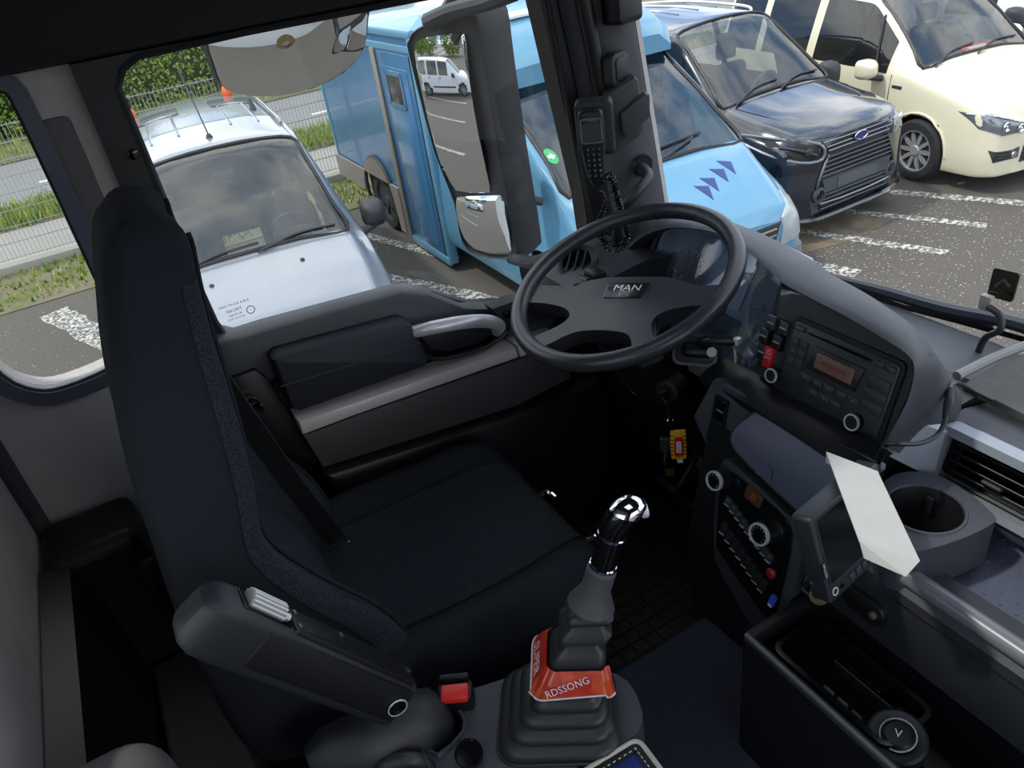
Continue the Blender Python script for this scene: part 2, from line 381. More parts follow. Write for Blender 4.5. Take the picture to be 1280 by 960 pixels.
# hedge: bumpy core + leaves
def hedge(name, x0, x1, y0, y1, z1, n, label, lf=.11):
    he = T(name, label, 'hedge', ((x0 + x1) / 2, (y0 + y1) / 2, GZ)); g = G()
    nx = int((x1 - x0) / .5); prof = [(y0 + .1, GZ), (y0, GZ + .6), (y0 + .05, (GZ + z1) / 2), (y0 + .2, z1 - .3), (y0 + .7, z1), ((y0 + y1) / 2, z1 + .1), (y1, z1 - .2), (y1, GZ)]
    O('hedge_core', loft([[Vector((x0 + (x1 - x0) * i / nx, p[0] + rnd.uniform(-.1, .1), p[1] + rnd.uniform(-.1, .1))) for p in prof] for i in range(nx + 1)], False, False), mat('hedge_core', (38, 56, 20), .9, var=.4, vs=5), he, smooth=0)
    for i in range(n):
        x = rnd.uniform(x0, x1); t = rnd.random()
        if t < .72: z = rnd.uniform(GZ + .1, z1); y = y0 + rnd.uniform(-.28, .1)
        else: y = rnd.uniform(y0, y1); z = z1 + rnd.uniform(-.15, .25)
        u = Vector((rnd.gauss(0, 1), rnd.gauss(0, 1), rnd.gauss(0, 1))).normalized(); q = Vector((rnd.gauss(0, 1), rnd.gauss(0, 1) - .8, rnd.gauss(0, 1) + .8)).normalized(); s = u.cross(q).normalized(); L = lf * rnd.uniform(.6, 1.4); c = Vector((x, y, z)); k = len(g.v)
        g.v += [c - u * L / 2, c + s * L * .3, c + u * L / 2, c - s * L * .3]; g.f.append((k, k + 1, k + 2, k + 3))
    O('leaves', g, LEAFM, he, smooth=0, kind='stuff')
hedge('leafy_hedge', -9, 9, 21.6, 23.4, 2.1, 52000, 'tall clipped green hedge across the road behind the fence', .10)
hedge('leafy_hedge', -44, -9.8, 25, 27, 2.8, 9000, 'long hedge farther down the road seen in the mirror', .3)
def tree(x, y, h, r, label):
    t = T('roadside_tree', label, 'tree', (x, y, GZ), 'trees down the road')
    O('trunk', tube([(x, y, GZ), (x + .1, y, GZ + h * .3), (x, y + .1, GZ + h * .6)], [.16, .12, .07], 8), mat('bark', (82, 70, 58), .9, bump=1, bs=30), t)
    g = G()
    for i in range(1500):
        d = Vector((rnd.gauss(0, 1), rnd.gauss(0, 1), rnd.gauss(0, 1))).normalized() * r * rnd.uniform(.55, 1); c = Vector((x, y, GZ + h * .68)) + Vector((d.x, d.y, d.z * 1.15))
        u = Vector((rnd.gauss(0, 1), rnd.gauss(0, 1), rnd.gauss(0, 1))).normalized(); s = u.orthogonal().normalized(); L = .45 * rnd.uniform(.6, 1.3); k = len(g.v)
        g.v += [c - u * L / 2, c + s * L * .3, c + u * L / 2, c - s * L * .3]; g.f.append((k, k + 1, k + 2, k + 3))
    O('crown', g, LEAFM, t, smooth=0, kind='stuff')
for x, y, h, r, lb in ((-26, 12.6, 4.2, 1.9, 'rounded roadside tree farthest down the road in the mirror'), (-34, 20.8, 7.5, 2.3, 'large tree beyond the bend in the mirror'), (-22, 20.8, 7, 2.2, 'tree across the road nearest the mirror view'), (-37, 14.5, 4.4, 2.7, 'tall tree standing in line with the road in the mirror'), (-36, 8.5, 4.2, 2.6, 'tree behind the white van roof in the mirror'), (-35, 3, 4, 2.5, 'tree beyond the white van bonnet in the mirror')):
    tree(x, y, h, r, lb)
# ================================================================ VEHICLES
TYRE = mat('tyre_rubber', (30, 30, 31), .8, bump=.4, bs=120, var=.1)
ALLOY = mat('alloy_grey', (158, 160, 163), .3, metal=.35)
STEELW = mat('steel_wheel', (72, 70, 70), .5, metal=.4, var=.2)
CARIN = mat('car_interior', (70, 72, 74), .8, var=.1)
BUMP = mat('bumper_black', (44, 46, 49), .6, bump=.3, bs=500)
LAMPG = glassmat('lamp_glass', (.8, .82, .84), 1.6)
class Car:
    def __init__(s, name, label, cat, pos, heading):
        s.M = Matrix.Translation((pos[0], pos[1], GZ)) @ Matrix.Rotation(math.radians(heading), 4, 'Z')
        s.root = T(name, label, cat, (pos[0], pos[1], GZ))
    def part(s, name, g, m, parent=None, **k): return O(name, g.xf(s.M), m, parent or s.root, **k)
    def body(s, st, paint, tags, arches=(), ni=4, nj=3, tens=.6, y_only=None, front=True):
        """st: list of (x, half-ring [(y,z)...] bottom->top centre). tags(i,j) -> part name; arches [(x,z,r)]."""
        m = len(st[0][1]); H = [[Vector((x, p[0], p[1])) for p in r] for x, r in st]
        def cr(P, n, tn):
            o = []
            for i in range(len(P) - 1):
                a, b, c, d = P[max(0, i - 1)], P[i], P[i + 1], P[min(len(P) - 1, i + 2)]; t1 = (c - a) * tn / 2; t2 = (d - b) * tn / 2
                for k in range(n):
                    t = k / n; h1 = 2 * t ** 3 - 3 * t * t + 1; o.append(b * h1 + c * (1 - h1) + t1 * (t ** 3 - 2 * t * t + t) + t2 * (t ** 3 - t * t))
            o.append(P[-1]); return o
        R1 = [cr(r, nj, .8) for r in H]; mm = len(R1[0])
        cols = [cr([r[j] for r in R1], ni, tens) for j in range(mm)]; NI = len(cols[0])
        full = [[cols[j][i] for j in range(mm)] + [Vector((cols[j][i].x, -cols[j][i].y, cols[j][i].z)) for j in range(mm - 2, -1, -1)] for i in range(NI)]
        nf = len(full[0]); V_ = [p for r in full for p in r]
        for ax, az, ar in arches:
            for p in V_:
                d = math.hypot(p.x - ax, p.z - az)
                if abs(p.y) > .5 and ar * .86 < d < ar: k = ar / d; p.x = ax + (p.x - ax) * k; p.z = az + (p.z - az) * k
        F = {}
        allf = []
        for i in range(NI - 1):
            for jj in range(nf - 1):
                j = jj if jj < mm - 1 else nf - 2 - jj; nm = tags(i // ni, j // nj, i % ni, j % nj)
                q = (i * nf + jj, i * nf + jj + 1, (i + 1) * nf + jj + 1, (i + 1) * nf + jj)
                c = sum((V_[a] for a in q), Vector()) / 4
                if abs(c.y) > .5 and any(math.hypot(c.x - a, c.z - b) < r * .985 for a, b, r in arches): continue
                if nm is None: continue
                F.setdefault((nm, jj >= mm - 1 if nm.startswith('side') or nm.startswith('head') else 0), []).append(q); allf.append(q)
        F[('body', 0)].append(tuple(range(nf))[::-1]); F[('body', 0)].append(tuple((NI - 1) * nf + j for j in range(nf)))
        s.bvh = BVHTree.FromPolygons([tuple(p) for p in V_], F[('body', 0)] + allf)
        s.parts = {}
        for (nm, sd), fs in F.items():
            idx = sorted({i for f in fs for i in f}); mp_ = {i: k for k, i in enumerate(idx)}
            g = G([V_[i] for i in idx], [[mp_[i] for i in f] for f in fs])
            s.parts[nm] = s.part(nm.split('#')[0], g, paint if nm == 'body' else MATS['car_glass'] if 'wind' in nm and 'dark' not in nm else MATS['car_glass_dark'], smooth=32)
    def pf(s, y, z, off=0):
        h = s.bvh.ray_cast(Vector((2, y, z)), Vector((-1, 0, 0))); return (h[0] if h[0] else Vector((0, y, z))) + Vector((off, 0, 0))
    def ps(s, x, z, off=0, sg=-1):
        h = s.bvh.ray_cast(Vector((x, 3 * sg, z)), Vector((0, -sg, 0))); return (h[0] if h[0] else Vector((x, sg * .9, z))) + Vector((0, sg * off, 0))
    def pt(s, x, y, off=0):
        h = s.bvh.ray_cast(Vector((x, y, 4)), Vector((0, 0, -1))); return (h[0] if h[0] else Vector((x, y, 1))) + Vector((0, 0, off))
    def front(s, name, ol, m, off=.008, th=.02, grid=.05, parent=None, **k): return s.part(name, sheet(ol, lambda a, b, c: s.pf(a, b, off + c), th, grid), m, parent, **k)
    def side(s, name, ol, m, off=.006, th=.02, grid=.05, sg=-1, parent=None, **k): return s.part(name, sheet(ol, lambda a, b, c: s.ps(a, b, off + c, sg), th, grid), m, parent, **k)
    def top(s, name, ol, m, off=.006, th=.015, grid=.05, parent=None, **k): return s.part(name, sheet(ol, lambda a, b, c: s.pt(a, b, off + c), th, grid), m, parent, **k)
    def wheel(s, x, y, r=.32, wd=.2, spokes=10, m=None, sg=-1, caps=True):
        w_ = T('wheel', None, None, (0, 0, 0)); w_.parent = s.root; p = s.M @ Vector((x, y, r)); w_.location = p - WL[s.root]; WL[w_] = p
        ax = Vector((0, sg, 0)); c = Vector((x, y, r)); m = m or ALLOY
        s.part('tyre', lathe([(r * .64, -wd / 2), (r * .9, -wd / 2), (r * .985, -wd * .36), (r, -wd * .2), (r, wd * .2), (r * .985, wd * .36), (r * .9, wd / 2), (r * .68, wd / 2), (r * .66, wd * .42), (r * .64, wd * .3)], c, ax, 40), TYRE, w_)
        g = lathe([(r * .66, wd * .28), (r * .67, wd * .46), (r * .63, wd * .47), (r * .62, wd * .2), (.02, wd * .12)], c, ax, 40)
        s.part('rim', g, m, w_)
        if spokes:
            u, v, d = basis(ax)
            for k in range(spokes):
                a = 2 * PI * k / spokes; e = u * math.cos(a) + v * math.sin(a); f = d.cross(e)
                o0 = c + d * wd * .36
                pts = [o0 + e * r * .16 - f * .018, o0 + e * r * .16 + f * .018, o0 + d * .01 + e * r * .4 + f * .021, o0 + e * r * .64 + f * .014, o0 + e * r * .64 - f * .014, o0 + d * .01 + e * r * .4 - f * .021]
                s.part('spoke', loft([[q - d * .03 for q in pts], pts]), m, w_)
        s.part('hub_cap', cyl(c + ax * wd * .15, c + ax * wd * .43, r * .2, r * .17, 20, .006), m, w_)
    def arch_well(s, x, z, r, yin=.55, yout=.86, sg=-1):
        g = G(); n = 20
        rings = [[Vector((x + r * math.cos(PI * k / n - .15 + .3 * k / n), sg * y, z + r * math.sin(PI * k / n - .15 + .3 * k / n))) for k in range(n + 1)] for y in (yout, yin)]
        rings.append([Vector((x, sg * yin, z))] * (n + 1)); s.part('wheel_well', loft(rings, False, False), BUMP)
    def mirror(s, x, y, z, m, sg=-1, h=.22, d=.2):
        a = T('wing_mirror', None, None, (0, 0, 0)); a.parent = s.root; p = s.M @ Vector((x, y, z)); a.location = p - WL[s.root]; WL[a] = p
        ring = lambda t, k: [Vector((x + t, y + yy * k, z + zz * k)) for yy, zz in rr(-d / 2, -h / 2, d / 2, h / 2, .06, 4)]
        s.part('shell', loft([ring(.10, .35), ring(.075, .72), ring(.03, .95), ring(-.05, 1), ring(-.09, .93)]), m, a)
        s.part('mirror_glass', loft([ring(-.091, .85), ring(-.093, .85)]), MIRROR, a)
        s.part('bracket', cyl((x + .01, y, z - h * .35), (x + .06, y - sg * .15, z - h * .55), .035, .03, 10), BUMP, a)
    def interior(s, xd, zd, wdt, seats=((-1.95, .4), (-1.95, -.4)), wheel_y=.38):
        """dashboard, seats and steering wheel seen through the glass."""
        s.part('car_dash', loft([[Vector((x, yy, z)) for x, z in ((xd + .15, zd - .06), (xd - .1, zd), (xd - .32, zd - .02), (xd - .42, zd - .12), (xd - .4, zd - .4), (xd + .1, zd - .4))] for yy in (-wdt, -wdt * .5, 0, wdt * .5, wdt)]), CARIN)
        if wheel_y is not None:
            F = Frame((xd - .55, wheel_y, zd - .03), (0, 1, 0), (-.35, 0, -.94))
            s.part('steering_ring', tube([F(.18 * math.cos(a), .18 * math.sin(a)) for a in [2 * PI * k / 20 for k in range(20)]], .014, 8, 1, True) + tube([F(-.17, 0), F(0, .03, -.03), F(.17, 0)], [.014, .05, .014], 8, 4) + tube([F(0, .02, -.02), F(0, .17)], .016, 8, 1), CARIN)
        for sx, sy in seats:
            b = T('front_seat', None, None, (0, 0, 0)); b.parent = s.root; p = s.M @ Vector((sx, sy, .5)); b.location = p - WL[s.root]; WL[b] = p
            s.part('seat_back', box((sx - .1, sy, .95), (.16, .46, .66), .06, 3, Matrix.Rotation(.18, 3, 'Y').inverted()), CARIN, b)
            s.part('headrest', box((sx - .19, sy, 1.4), (.1, .26, .18), .04, 3), CARIN, b)
            s.part('cushion', box((sx + .15, sy, .62), (.5, .48, .16), .05, 3), CARIN, b)
def ring(w, zs, zb, wr, zr, crown=.015, zm=None):
    zm = zm or zs + (zb - zs) * .55
    return [(w - .14, zs), (w - .03, zs + .02), (w, zs + .18), (w - .004, zm), (w - .03, zb), (wr, zr - .085), (wr - .055, zr - .03), (wr - .12, zr - .008), (wr * .5, zr + crown * .7), (0, zr + crown)]
def van_tags(cowl, head, side, dark=(), pill=()):
    def t(i, j, ii, jj):
        if cowl <= i < head and j >= 6: return 'windshield'
        if j == 4:
            for k, (a, b) in enumerate(side):
                if a <= i < b: return ('side_window_dark#%d' if k in dark else 'side_window#%d') % k
        return 'body'
    return t
# ---- silver-white van just outside the driver's window
SILVER = mat('silver_white_paint', (132, 136, 145), .22, metal=.3, coat=.6)
c = Car('silver_van', 'silver white compact van parked nose-in right below the driver window', 'van', (.72, 4.95), -94.6)
st = [(0, ring(.66, .25, .62, .58, .72)), (-.06, ring(.78, .22, .66, .68, .80)), (-.22, ring(.87, .2, .74, .76, .90)), (-.55, ring(.90, .2, .86, .80, 1.01)), (-.92, ring(.915, .2, .98, .82, 1.09)), (-1.0, ring(.915, .2, 1.0, .80, 1.12)),
      (-1.28, ring(.92, .2, 1.02, .755, 1.40, .03)), (-1.62, ring(.92, .2, 1.04, .69, 1.70, .035)), (-1.75, ring(.92, .2, 1.05, .68, 1.75, .04)), (-1.85, ring(.92, .2, 1.05, .68, 1.77, .045)), (-2.5, ring(.92, .2, 1.06, .68, 1.80, .045)), (-2.6, ring(.92, .2, 1.06, .68, 1.80, .045)), (-3.5, ring(.92, .2, 1.06, .67, 1.80, .04)), (-4.25, ring(.91, .22, 1.06, .66, 1.77, .03)), (-4.38, ring(.88, .26, 1.05, .62, 1.70, .02))]
c.body(st, SILVER, van_tags(5, 8, ((8, 10), (11, 12))), [(-.88, .33, .37), (-3.66, .33, .37)])
for x in (-.88, -3.66):
    for sg in (-1, 1): c.wheel(x, sg * .8, .32, .2, 0, STEELW, sg); c.arch_well(x, .33, .38, sg=sg)
for sg, lb in ((1, None), (-1, None)):
    c.part('headlight', sheet([(sg * a, b) for a, b in ((.56, .68), (.66, .80), (.80, .84), (.83, .74), (.70, .66))], lambda a, b, k: c.pf(a, b, .012 + k), .04, .04), mat('headlight_body', (190, 195, 200), .12, metal=.6), smooth=40)
    c.mirror(-1.28, sg * 1.04, 1.08, BUMP, sg)
c.front('grille', [(-.5, .60), (.5, .60), (.55, .72), (-.55, .72)], BUMP)
c.front('bumper', [(-.6, .26), (.6, .26), (.64, .5), (-.64, .5)], BUMP)
c.interior(-1.0, 1.06, .62)
c.part('aerial', cyl(c.pt(-2.0, 0, 0), c.pt(-2.0, 0, .03), .03, .015, 12) + tube([c.pt(-2.0, 0, .02), c.pt(-2.0, 0, 0) + Vector((-.28, -.02, .26)), c.pt(-2.0, 0, 0) + Vector((-.52, -.04, .48))], .006, 6, 3), BUMP)
c.part('shark_fin', loft([[c.pt(-2.9, .5, 0) + Vector((a, b, 0)) for a, b in ((-.12, 0), (0, .03), (.1, 0), (0, -.03))], [c.pt(-2.9, .5, 0) + Vector((a - .05, b * .3, .1)) for a, b in ((-.06, 0), (0, .03), (.05, 0), (0, -.03))]]), BUMP)
for y in (-.45, -.22, .22, .45):
    c.part('roof_rib', tube([c.pt(x, y, -.004) for x in (-2.3, -2.8, -3.4, -4.0)], .014, 8, 4), SILVER)
for y in (-.34, .36):
    c.top('roof_hatch', rr(-3.75, y - .2, -3.3, y + .2, .05), mat('roof_hatch_glass', (70, 76, 84), .15), .01)
for sg in (-1, 1): c.part('roof_rail', tube([c.pt(x, sg * .62, .0) + Vector((0, 0, z)) for x, z in ((-2.2, 0), (-2.3, .035), (-3.2, .04), (-4.1, .035), (-4.2, 0))], .014, 8, 4), SILVER)
for y in (-.58, .42): c.part('beacon', lathe([(.045, 0), (.055, .02), (.055, .07), (.04, .10), (.01, .11)], c.pt(-4.1, y, .0), (0, 0, 1), 18), mat('orange_beacon', (232, 96, 40), .25))
for y0, y1, zz in ((-.62, .05, 1), (.02, .66, 1)):
    c.part('wiper', tube([c.pt(-.965, y0, .015), c.pt(-1.02, (y0 + y1) / 2, .02), c.pt(-1.03, y1, .018)], .009, 6, 4), BUMP)
for y in (-.38, .3): c.part('washer_jet', lathe([(.018, 0), (.016, .012), (.006, .018)], c.pt(-.72, y, 0), (0, 0, 1), 10), BUMP)
SEAL = mat('windscreen_seal', (22, 23, 25), .5)
def ws_seal(c, x0, x1, w0, w1):
    L = [c.pt(x0, y * w0, .004) for y in (-1, -.5, 0, .5, 1)] + [c.pt(x0 + (x1 - x0) * t, w0 + (w1 - w0) * t, .004) for t in (.25, .5, .75)] + [c.pt(x1, y * w1, .004) for y in (1, .5, 0, -.5, -1)] + [c.pt(x0 + (x1 - x0) * t, -w0 - (w1 - w0) * t, .004) for t in (.75, .5, .25)]
    c.part('windshield_seal', tube(L, .016, 6, 3, True), SEAL)
ws_seal(c, -1.0, -1.74, .74, .61)
c.part('camera_pod', box((-1.66, .0, 1.58), (.1, .16, .07), .02), BUMP)
c.part('dash_paper', box((-1.2, -.12, 1.075), (.07, .22, .004), 0), WHITE)
# ---- blue box truck
BLUE = mat('pale_blue_paint', (86, 136, 164), .3, coat=.5, var=.03, vs=2)
BLUES = mat('blue_box_side', (58, 104, 142), .22, coat=.5, var=.05, vs=2)
GREYT = mat('grey_skirt', (126, 118, 112), .55, var=.1)
NAVY = mat('navy_decal', (34, 50, 110), .4)
c = Car('blue_box_truck', 'pale blue box truck parked nose-in beside the silver van', 'truck', (3.72, 3.95), -90)
W_ = .93                                       # local: x forward, y left; box behind the cab
def cring(w, zs, zb, wr, zr): return ring(w, zs, zb, wr, zr, .02)
st = [(0, cring(.70, .32, .72, .60, .86)), (-.08, cring(.86, .28, .78, .74, .95)), (-.3, cring(.93, .28, .92, .80, 1.08)), (-.62, cring(.95, .28, 1.05, .87, 1.24)), (-.72, cring(.95, .28, 1.08, .90, 1.28)), (-1.2, cring(.95, .28, 1.12, .895, 1.62)), (-1.66, cring(.95, .28, 1.16, .87, 1.9)), (-1.75, cring(.95, .28, 1.18, .86, 1.95)), (-1.9, cring(.95, .28, 1.2, .86, 2.05)), (-2.7, cring(.95, .28, 1.2, .87, 2.1)), (-2.92, cring(.95, .28, 1.2, .88, 2.1))]
c.body(st, BLUE, van_tags(4, 7, ((7, 9),)), [(-1.0, .36, .42)])
c.part('roof_fairing', loft([[Vector((x, y, z)) for y, z in ((-w2, z0), (-w2, z1 - .1), (-w2 + .12, z1), (0, z1 + .03), (w2 - .12, z1), (w2, z1 - .1), (w2, z0))] for x, w2, z0, z1 in ((-1.55, .82, 1.90, 2.04), (-1.66, .88, 1.90, 2.16), (-2.0, .9, 1.90, 2.30), (-2.5, .93, 1.9, 2.38), (-2.92, .94, 1.9, 2.40))]), BLUE)
c.part('roof_vent', box((-2.1, -.28, 2.345), (.22, .34, .03), .01), WHITE)
bx0, bx1, by = -2.92, -6.1, .96
c.part('box_side', bb(bx1, bx0, -by, -by + .04, .62, 2.22), BLUES); c.part('box_side', bb(bx1, bx0, by - .04, by, .2, 2.22), BLUES)
c.part('box_front', bb(bx0 - .04, bx0, -by, by, .3, 2.22), BLUES); c.part('box_rear', bb(bx1, bx1 + .04, -by, by, .5, 2.22), BLUES)
c.part('box_roof', bb(bx1 - .02, bx0 + .02, -by - .02, by + .02, 2.22, 2.30, .025), BLUE)
c.part('corner_post', bb(bx0 - .07, bx0 + .03, -by - .015, -by + .08, .08, 2.24, .015), BLUE)
c.part('corner_post', bb(bx1 - .02, bx1 + .06, -by - .012, -by + .06, .5, 2.24, .015), BLUE)
c.part('cornice', bb(bx1, bx0, -by - .012, -by + .01, 2.10, 2.16, .006), BLUE)
d = T('side_door', None, None, (0, 0, 0)); d.parent = c.root; p = c.M @ Vector((-3.45, -by, .15)); d.location = p - WL[c.root]; WL[d] = p
c.part('leaf', bb(-3.85, -3.0, -by - .012, -by + .03, .14, 2.08, .006), BLUES, d)
c.part('door_panel', prism(Frame((-3.8, -by - .012, 2.0), (1, 0, 0), (0, 0, -1)), rr(.05, .05, .7, 1.78, .03), 0, .008, .004), BLUES, d)
c.part('door_window', bb(-3.62, -3.28, -by - .03, -by - .018, 1.62, 1.88, .006), mat('box_window', (58, 58, 56), .15), d)
c.part('window_frame', frame_ring(Frame((0, -by - .02, 0), (1, 0, 0), (0, 0, -1)), rr(-3.66, -1.92, -3.24, -1.58, .02), .04, 0, .012), BLUES, d)
c.part('door_post', bb(-3.97, -3.87, -by - .03, -by + .03, .1, 2.1, .008), mat('aluminium_post', (148, 142, 134), .4, metal=.4), d)
for x in (-3.86, -3.0): c.part('seam', bb(x - .006, x + .006, -by - .016, -by, .14, 2.08), BUMP, d)
AR = -4.62
c.part('skirt', sheet([(bx1, .40), (AR - .5, .40), (AR - .46, .58)] + [(AR + .46 * math.cos(a), .42 + .46 * math.sin(a)) for a in [PI - PI * k / 14 - .2 + .4 * k / 14 for k in range(15)]] + [(AR + .5, .14), (-3.97, .14), (-3.97, .66), (bx1, .66)], lambda a, b, k: Vector((a, -by - .012 - k, b)), -.03, .12), GREYT, smooth=0)
for k in range(4): c.part('skirt_ridge', bb(bx1, AR - .52, -by - .026, -by - .01, .43 + k * .06, .455 + k * .06, .005), GREYT); c.part('skirt_ridge', bb(AR + .54, -3.98, -by - .026, -by - .01, .2 + k * .1, .225 + k * .1, .005), GREYT)
c.part('arch_lip', tube([Vector((AR + .46 * math.cos(a), -by - .02, .42 + .46 * math.sin(a))) for a in [PI + .2 - (PI + .4) * k / 16 for k in range(17)]], .02, 8, 1), BUMP)
c.part('wheel_well', bb(AR - .46, AR + .46, -by + .03, -.5, .3, .9), BUMP)
c.part('threshold', bb(-3.98, bx0, -by - .02, -by + .02, .06, .15, .01), BLUE)
c.wheel(AR, -.84, .36, .22, 6, STEELW, -1); c.wheel(AR, .82, .36, .22, 0, STEELW, 1)
for sg in (-1, 1): c.wheel(-1.0, sg * .84, .35, .2, 5, STEELW, sg); c.arch_well(-1.0, .36, .43, sg=sg)
c.front('grille', [(-.5, .66), (.5, .66), (.56, .84), (-.56, .84)], BUMP)
for k in range(3): c.part('grille_bar', tube([c.pf(y, .70 + k * .05, .016) for y in (-.5, -.25, 0, .25, .5)], .008, 6, 3), GREYT)
c.front('bumper', [(-.68, .30), (.68, .30), (.70, .60), (-.70, .60)], mat('faded_grey_bumper', (112, 114, 118), .7, var=.1), .03, .05)
for sg in (-1, 1):
    c.part('bumper_corner', sheet([(sg * a, b) for a, b in ((.66, .30), (.9, .34), (.92, .62), (.68, .60))], lambda a, b, k: c.pf(a, b, .03 + k), .04, .05), MATS['faded_grey_bumper'])
    c.part('headlight', sheet([(sg * a, b) for a, b in ((.55, .64), (.84, .66), (.88, .90), (.76, .98), (.58, .86))], lambda a, b, k: c.pf(a, b, .015 + k), .05, .04), mat('hazy_lamp', (168, 174, 176), .25, metal=.3))
    if sg < 0: c.mirror(-.95, sg * 1.12, 1.42, BUMP, sg, .36, .2)
ws_seal(c, -.72, -1.74, .84, .80)
c.part('wiper', tube([c.pt(-.74, -.6, .02), c.pt(-.8, .0, .02), c.pt(-.83, .5, .02)], .012, 6, 4) + tube([c.pt(-.72, .05, .02), c.pt(-.8, .4, .03)], .01, 6, 3), BUMP)
for k, (a, b) in enumerate(((.22, .0), (.36, -.05), (.48, -.10), (.12, .05))):
    c.top('hood_decal', [(-.46 + b, a - .05), (-.30 + b, a + .0), (-.42 + b, a + .06)], NAVY, .004, .004)
c.part('sticker', sheet(ell(-.775, 1.49, .045, .045, 20), lambda a, b, k: c.pf(a, b, .006 + k), .003, .05), mat('green_sticker', (60, 165, 100), .4))
c.part('sticker_arrow', sheet([(-.80, 1.498), (-.775, 1.498), (-.775, 1.51), (-.745, 1.49), (-.775, 1.47), (-.775, 1.482), (-.80, 1.482)], lambda a, b, k: c.pf(a, b, .009 + k), .002, .02), WHITE)
c.interior(-.75, 1.22, .66, ((-1.9, .42), (-1.9, -.42)))
# ---- black van with the missing headlight
NAVYB = mat('black_navy_paint', (16, 19, 30), .16, coat=1, var=.05, vs=3)
c = Car('black_van', 'black van with a missing headlight parked between blue truck and cream van', 'van', (6.16, 4.82), -89.2)
st = [(0, ring(.56, .22, .74, .50, .93, .03)), (-.05, ring(.72, .2, .78, .63, .97, .03)), (-.18, ring(.84, .19, .84, .74, 1.02, .03)), (-.5, ring(.895, .19, .92, .79, 1.09, .03)), (-.9, ring(.91, .19, 1.0, .80, 1.15, .03)), (-1.0, ring(.912, .19, 1.03, .79, 1.18, .03)),
      (-1.35, ring(.915, .19, 1.05, .735, 1.46, .03)), (-1.72, ring(.917, .19, 1.07, .67, 1.74, .035)), (-1.82, ring(.917, .19, 1.08, .66, 1.78, .04)), (-1.95, ring(.917, .19, 1.08, .66, 1.80, .04)), (-2.6, ring(.917, .19, 1.09, .66, 1.83, .04)), (-2.7, ring(.917, .19, 1.09, .66, 1.83, .04)), (-3.5, ring(.917, .2, 1.09, .655, 1.82, .035)), (-4.3, ring(.9, .24, 1.08, .64, 1.78, .03)), (-4.42, ring(.87, .28, 1.06, .6, 1.7, .02))]
c.body(st, NAVYB, van_tags(5, 8, ((8, 10), (11, 12))), [(-.90, .34, .38), (-3.56, .34, .38)])
for x in (-.90, -3.56):
    for sg in (-1, 1): c.wheel(x, sg * .8, .325, .2, 8, ALLOY, sg); c.arch_well(x, .34, .39, sg=sg)
for sg in (-1, 1): c.part('roof_rail', tube([c.pt(x, sg * .63, 0) + Vector((0, 0, z)) for x, z in ((-2.0, 0), (-2.12, .04), (-3.0, .045), (-3.9, .04), (-4.0, 0))], .016, 8, 4), SILV)
for y in (-.4, -.14, .14, .4): c.part('roof_rib', tube([c.pt(x, y, -.004) for x in (-2.3, -2.8, -3.4, -4.0)], .013, 8, 4), NAVYB)
DG = mat('grille_grey', (58, 61, 66), .5, bump=.2, bs=500)
g_ = T('grille', None, None, (0, 0, 0)); g_.parent = c.root; WL[g_] = WL[c.root]
c.front('upper_grille', [(-.40, .83), (.40, .83), (.47, .945), (-.47, .945)], GLOSSB, .006, .02, .05, g_)
for k, z in enumerate((.845, .885, .93)): c.part('chrome_bar', tube([c.pf(y * (.41 + .03 * k), z, .014) for y in (-1, -.5, 0, .5, 1)], .009, 6, 3), mat('dark_chrome', (120, 124, 130), .2, metal=.9), g_)
c.front('lower_grille', [(-.46, .60), (.46, .60), (.40, .80), (-.40, .80)], GLOSSB, .006, .02, .05, g_)
for k in range(5): c.part('grille_bar', tube([c.pf(y * (.47 - .012 * k), .62 + k * .042, .016) for y in (-1, -.5, 0, .5, 1)], .010, 6, 3), DG, g_)
c.part('grille_surround', tube([c.pf(a, b, .012) for a, b in ((-.40, .81), (-.5, .60), (-.52, .50), (-.45, .36), (.45, .36), (.52, .50), (.5, .60), (.40, .81))], .014, 8, 3), MATS['dark_chrome'], g_)
c.front('plate_holder', [(-.42, .46), (.42, .46), (.47, .59), (-.47, .59)], DG, .03, .04)
c.front('plate_recess', [(-.27, .475), (.27, .475), (.27, .575), (-.27, .575)], mat('plate_grey', (70, 73, 78), .6), .038, .01)
c.front('lower_intake', [(-.45, .29), (.45, .29), (.48, .45), (-.48, .45)], GLOSSB, .006, .02)
for k in range(4): c.part('intake_bar', tube([c.pf(y * .46, .305 + k * .042, .014) for y in (-1, -.5, 0, .5, 1)], .009, 6, 3), DG)
c.part('front_lip', tube([c.pf(a, b, .02) for a, b in ((-.75, .24), (-.5, .225), (0, .22), (.5, .225), (.75, .24))], .03, 8, 4), NAVYB)
for sg in (-1, 1):
    fo = c.part('fog_lamp', lathe([(.075, -.01), (.075, .03), (.055, .035), (.045, .0), (.01, -.005)], c.pf(sg * .49, .45, 0), (1, 0, 0), 22), DG)
    c.part('lens', lathe([(.042, .005), (.03, .014), (.005, .018)], c.pf(sg * .49, .45, 0), (1, 0, 0), 18), GLOSSB, fo)
E1 = [(.48, .79), (.70, .80), (.845, .87), (.865, .985), (.74, .985), (.50, .925)]
hs = [(-a, b) for a, b in E1]
h1 = c.part('headlight_socket', sheet(hs, lambda a, b, k: c.pf(a, b, .006 + k), .02, .04), mat('empty_socket', (7, 7, 8), .7))
c.part('socket_rim', tube([c.pf(a, b, .012) for a, b in hs], .014, 8, 3, True), mat('socket_grey', (120, 126, 136), .3, metal=.4), h1)
c.part('lamp_bracket', tube([c.pf(-.55, .84, .02), c.pf(-.68, .9, .03), c.pf(-.78, .93, .03)], .014, 6, 3) + box(c.pf(-.62, .88, .02), (.03, .08, .05), .008), BUMP, h1)
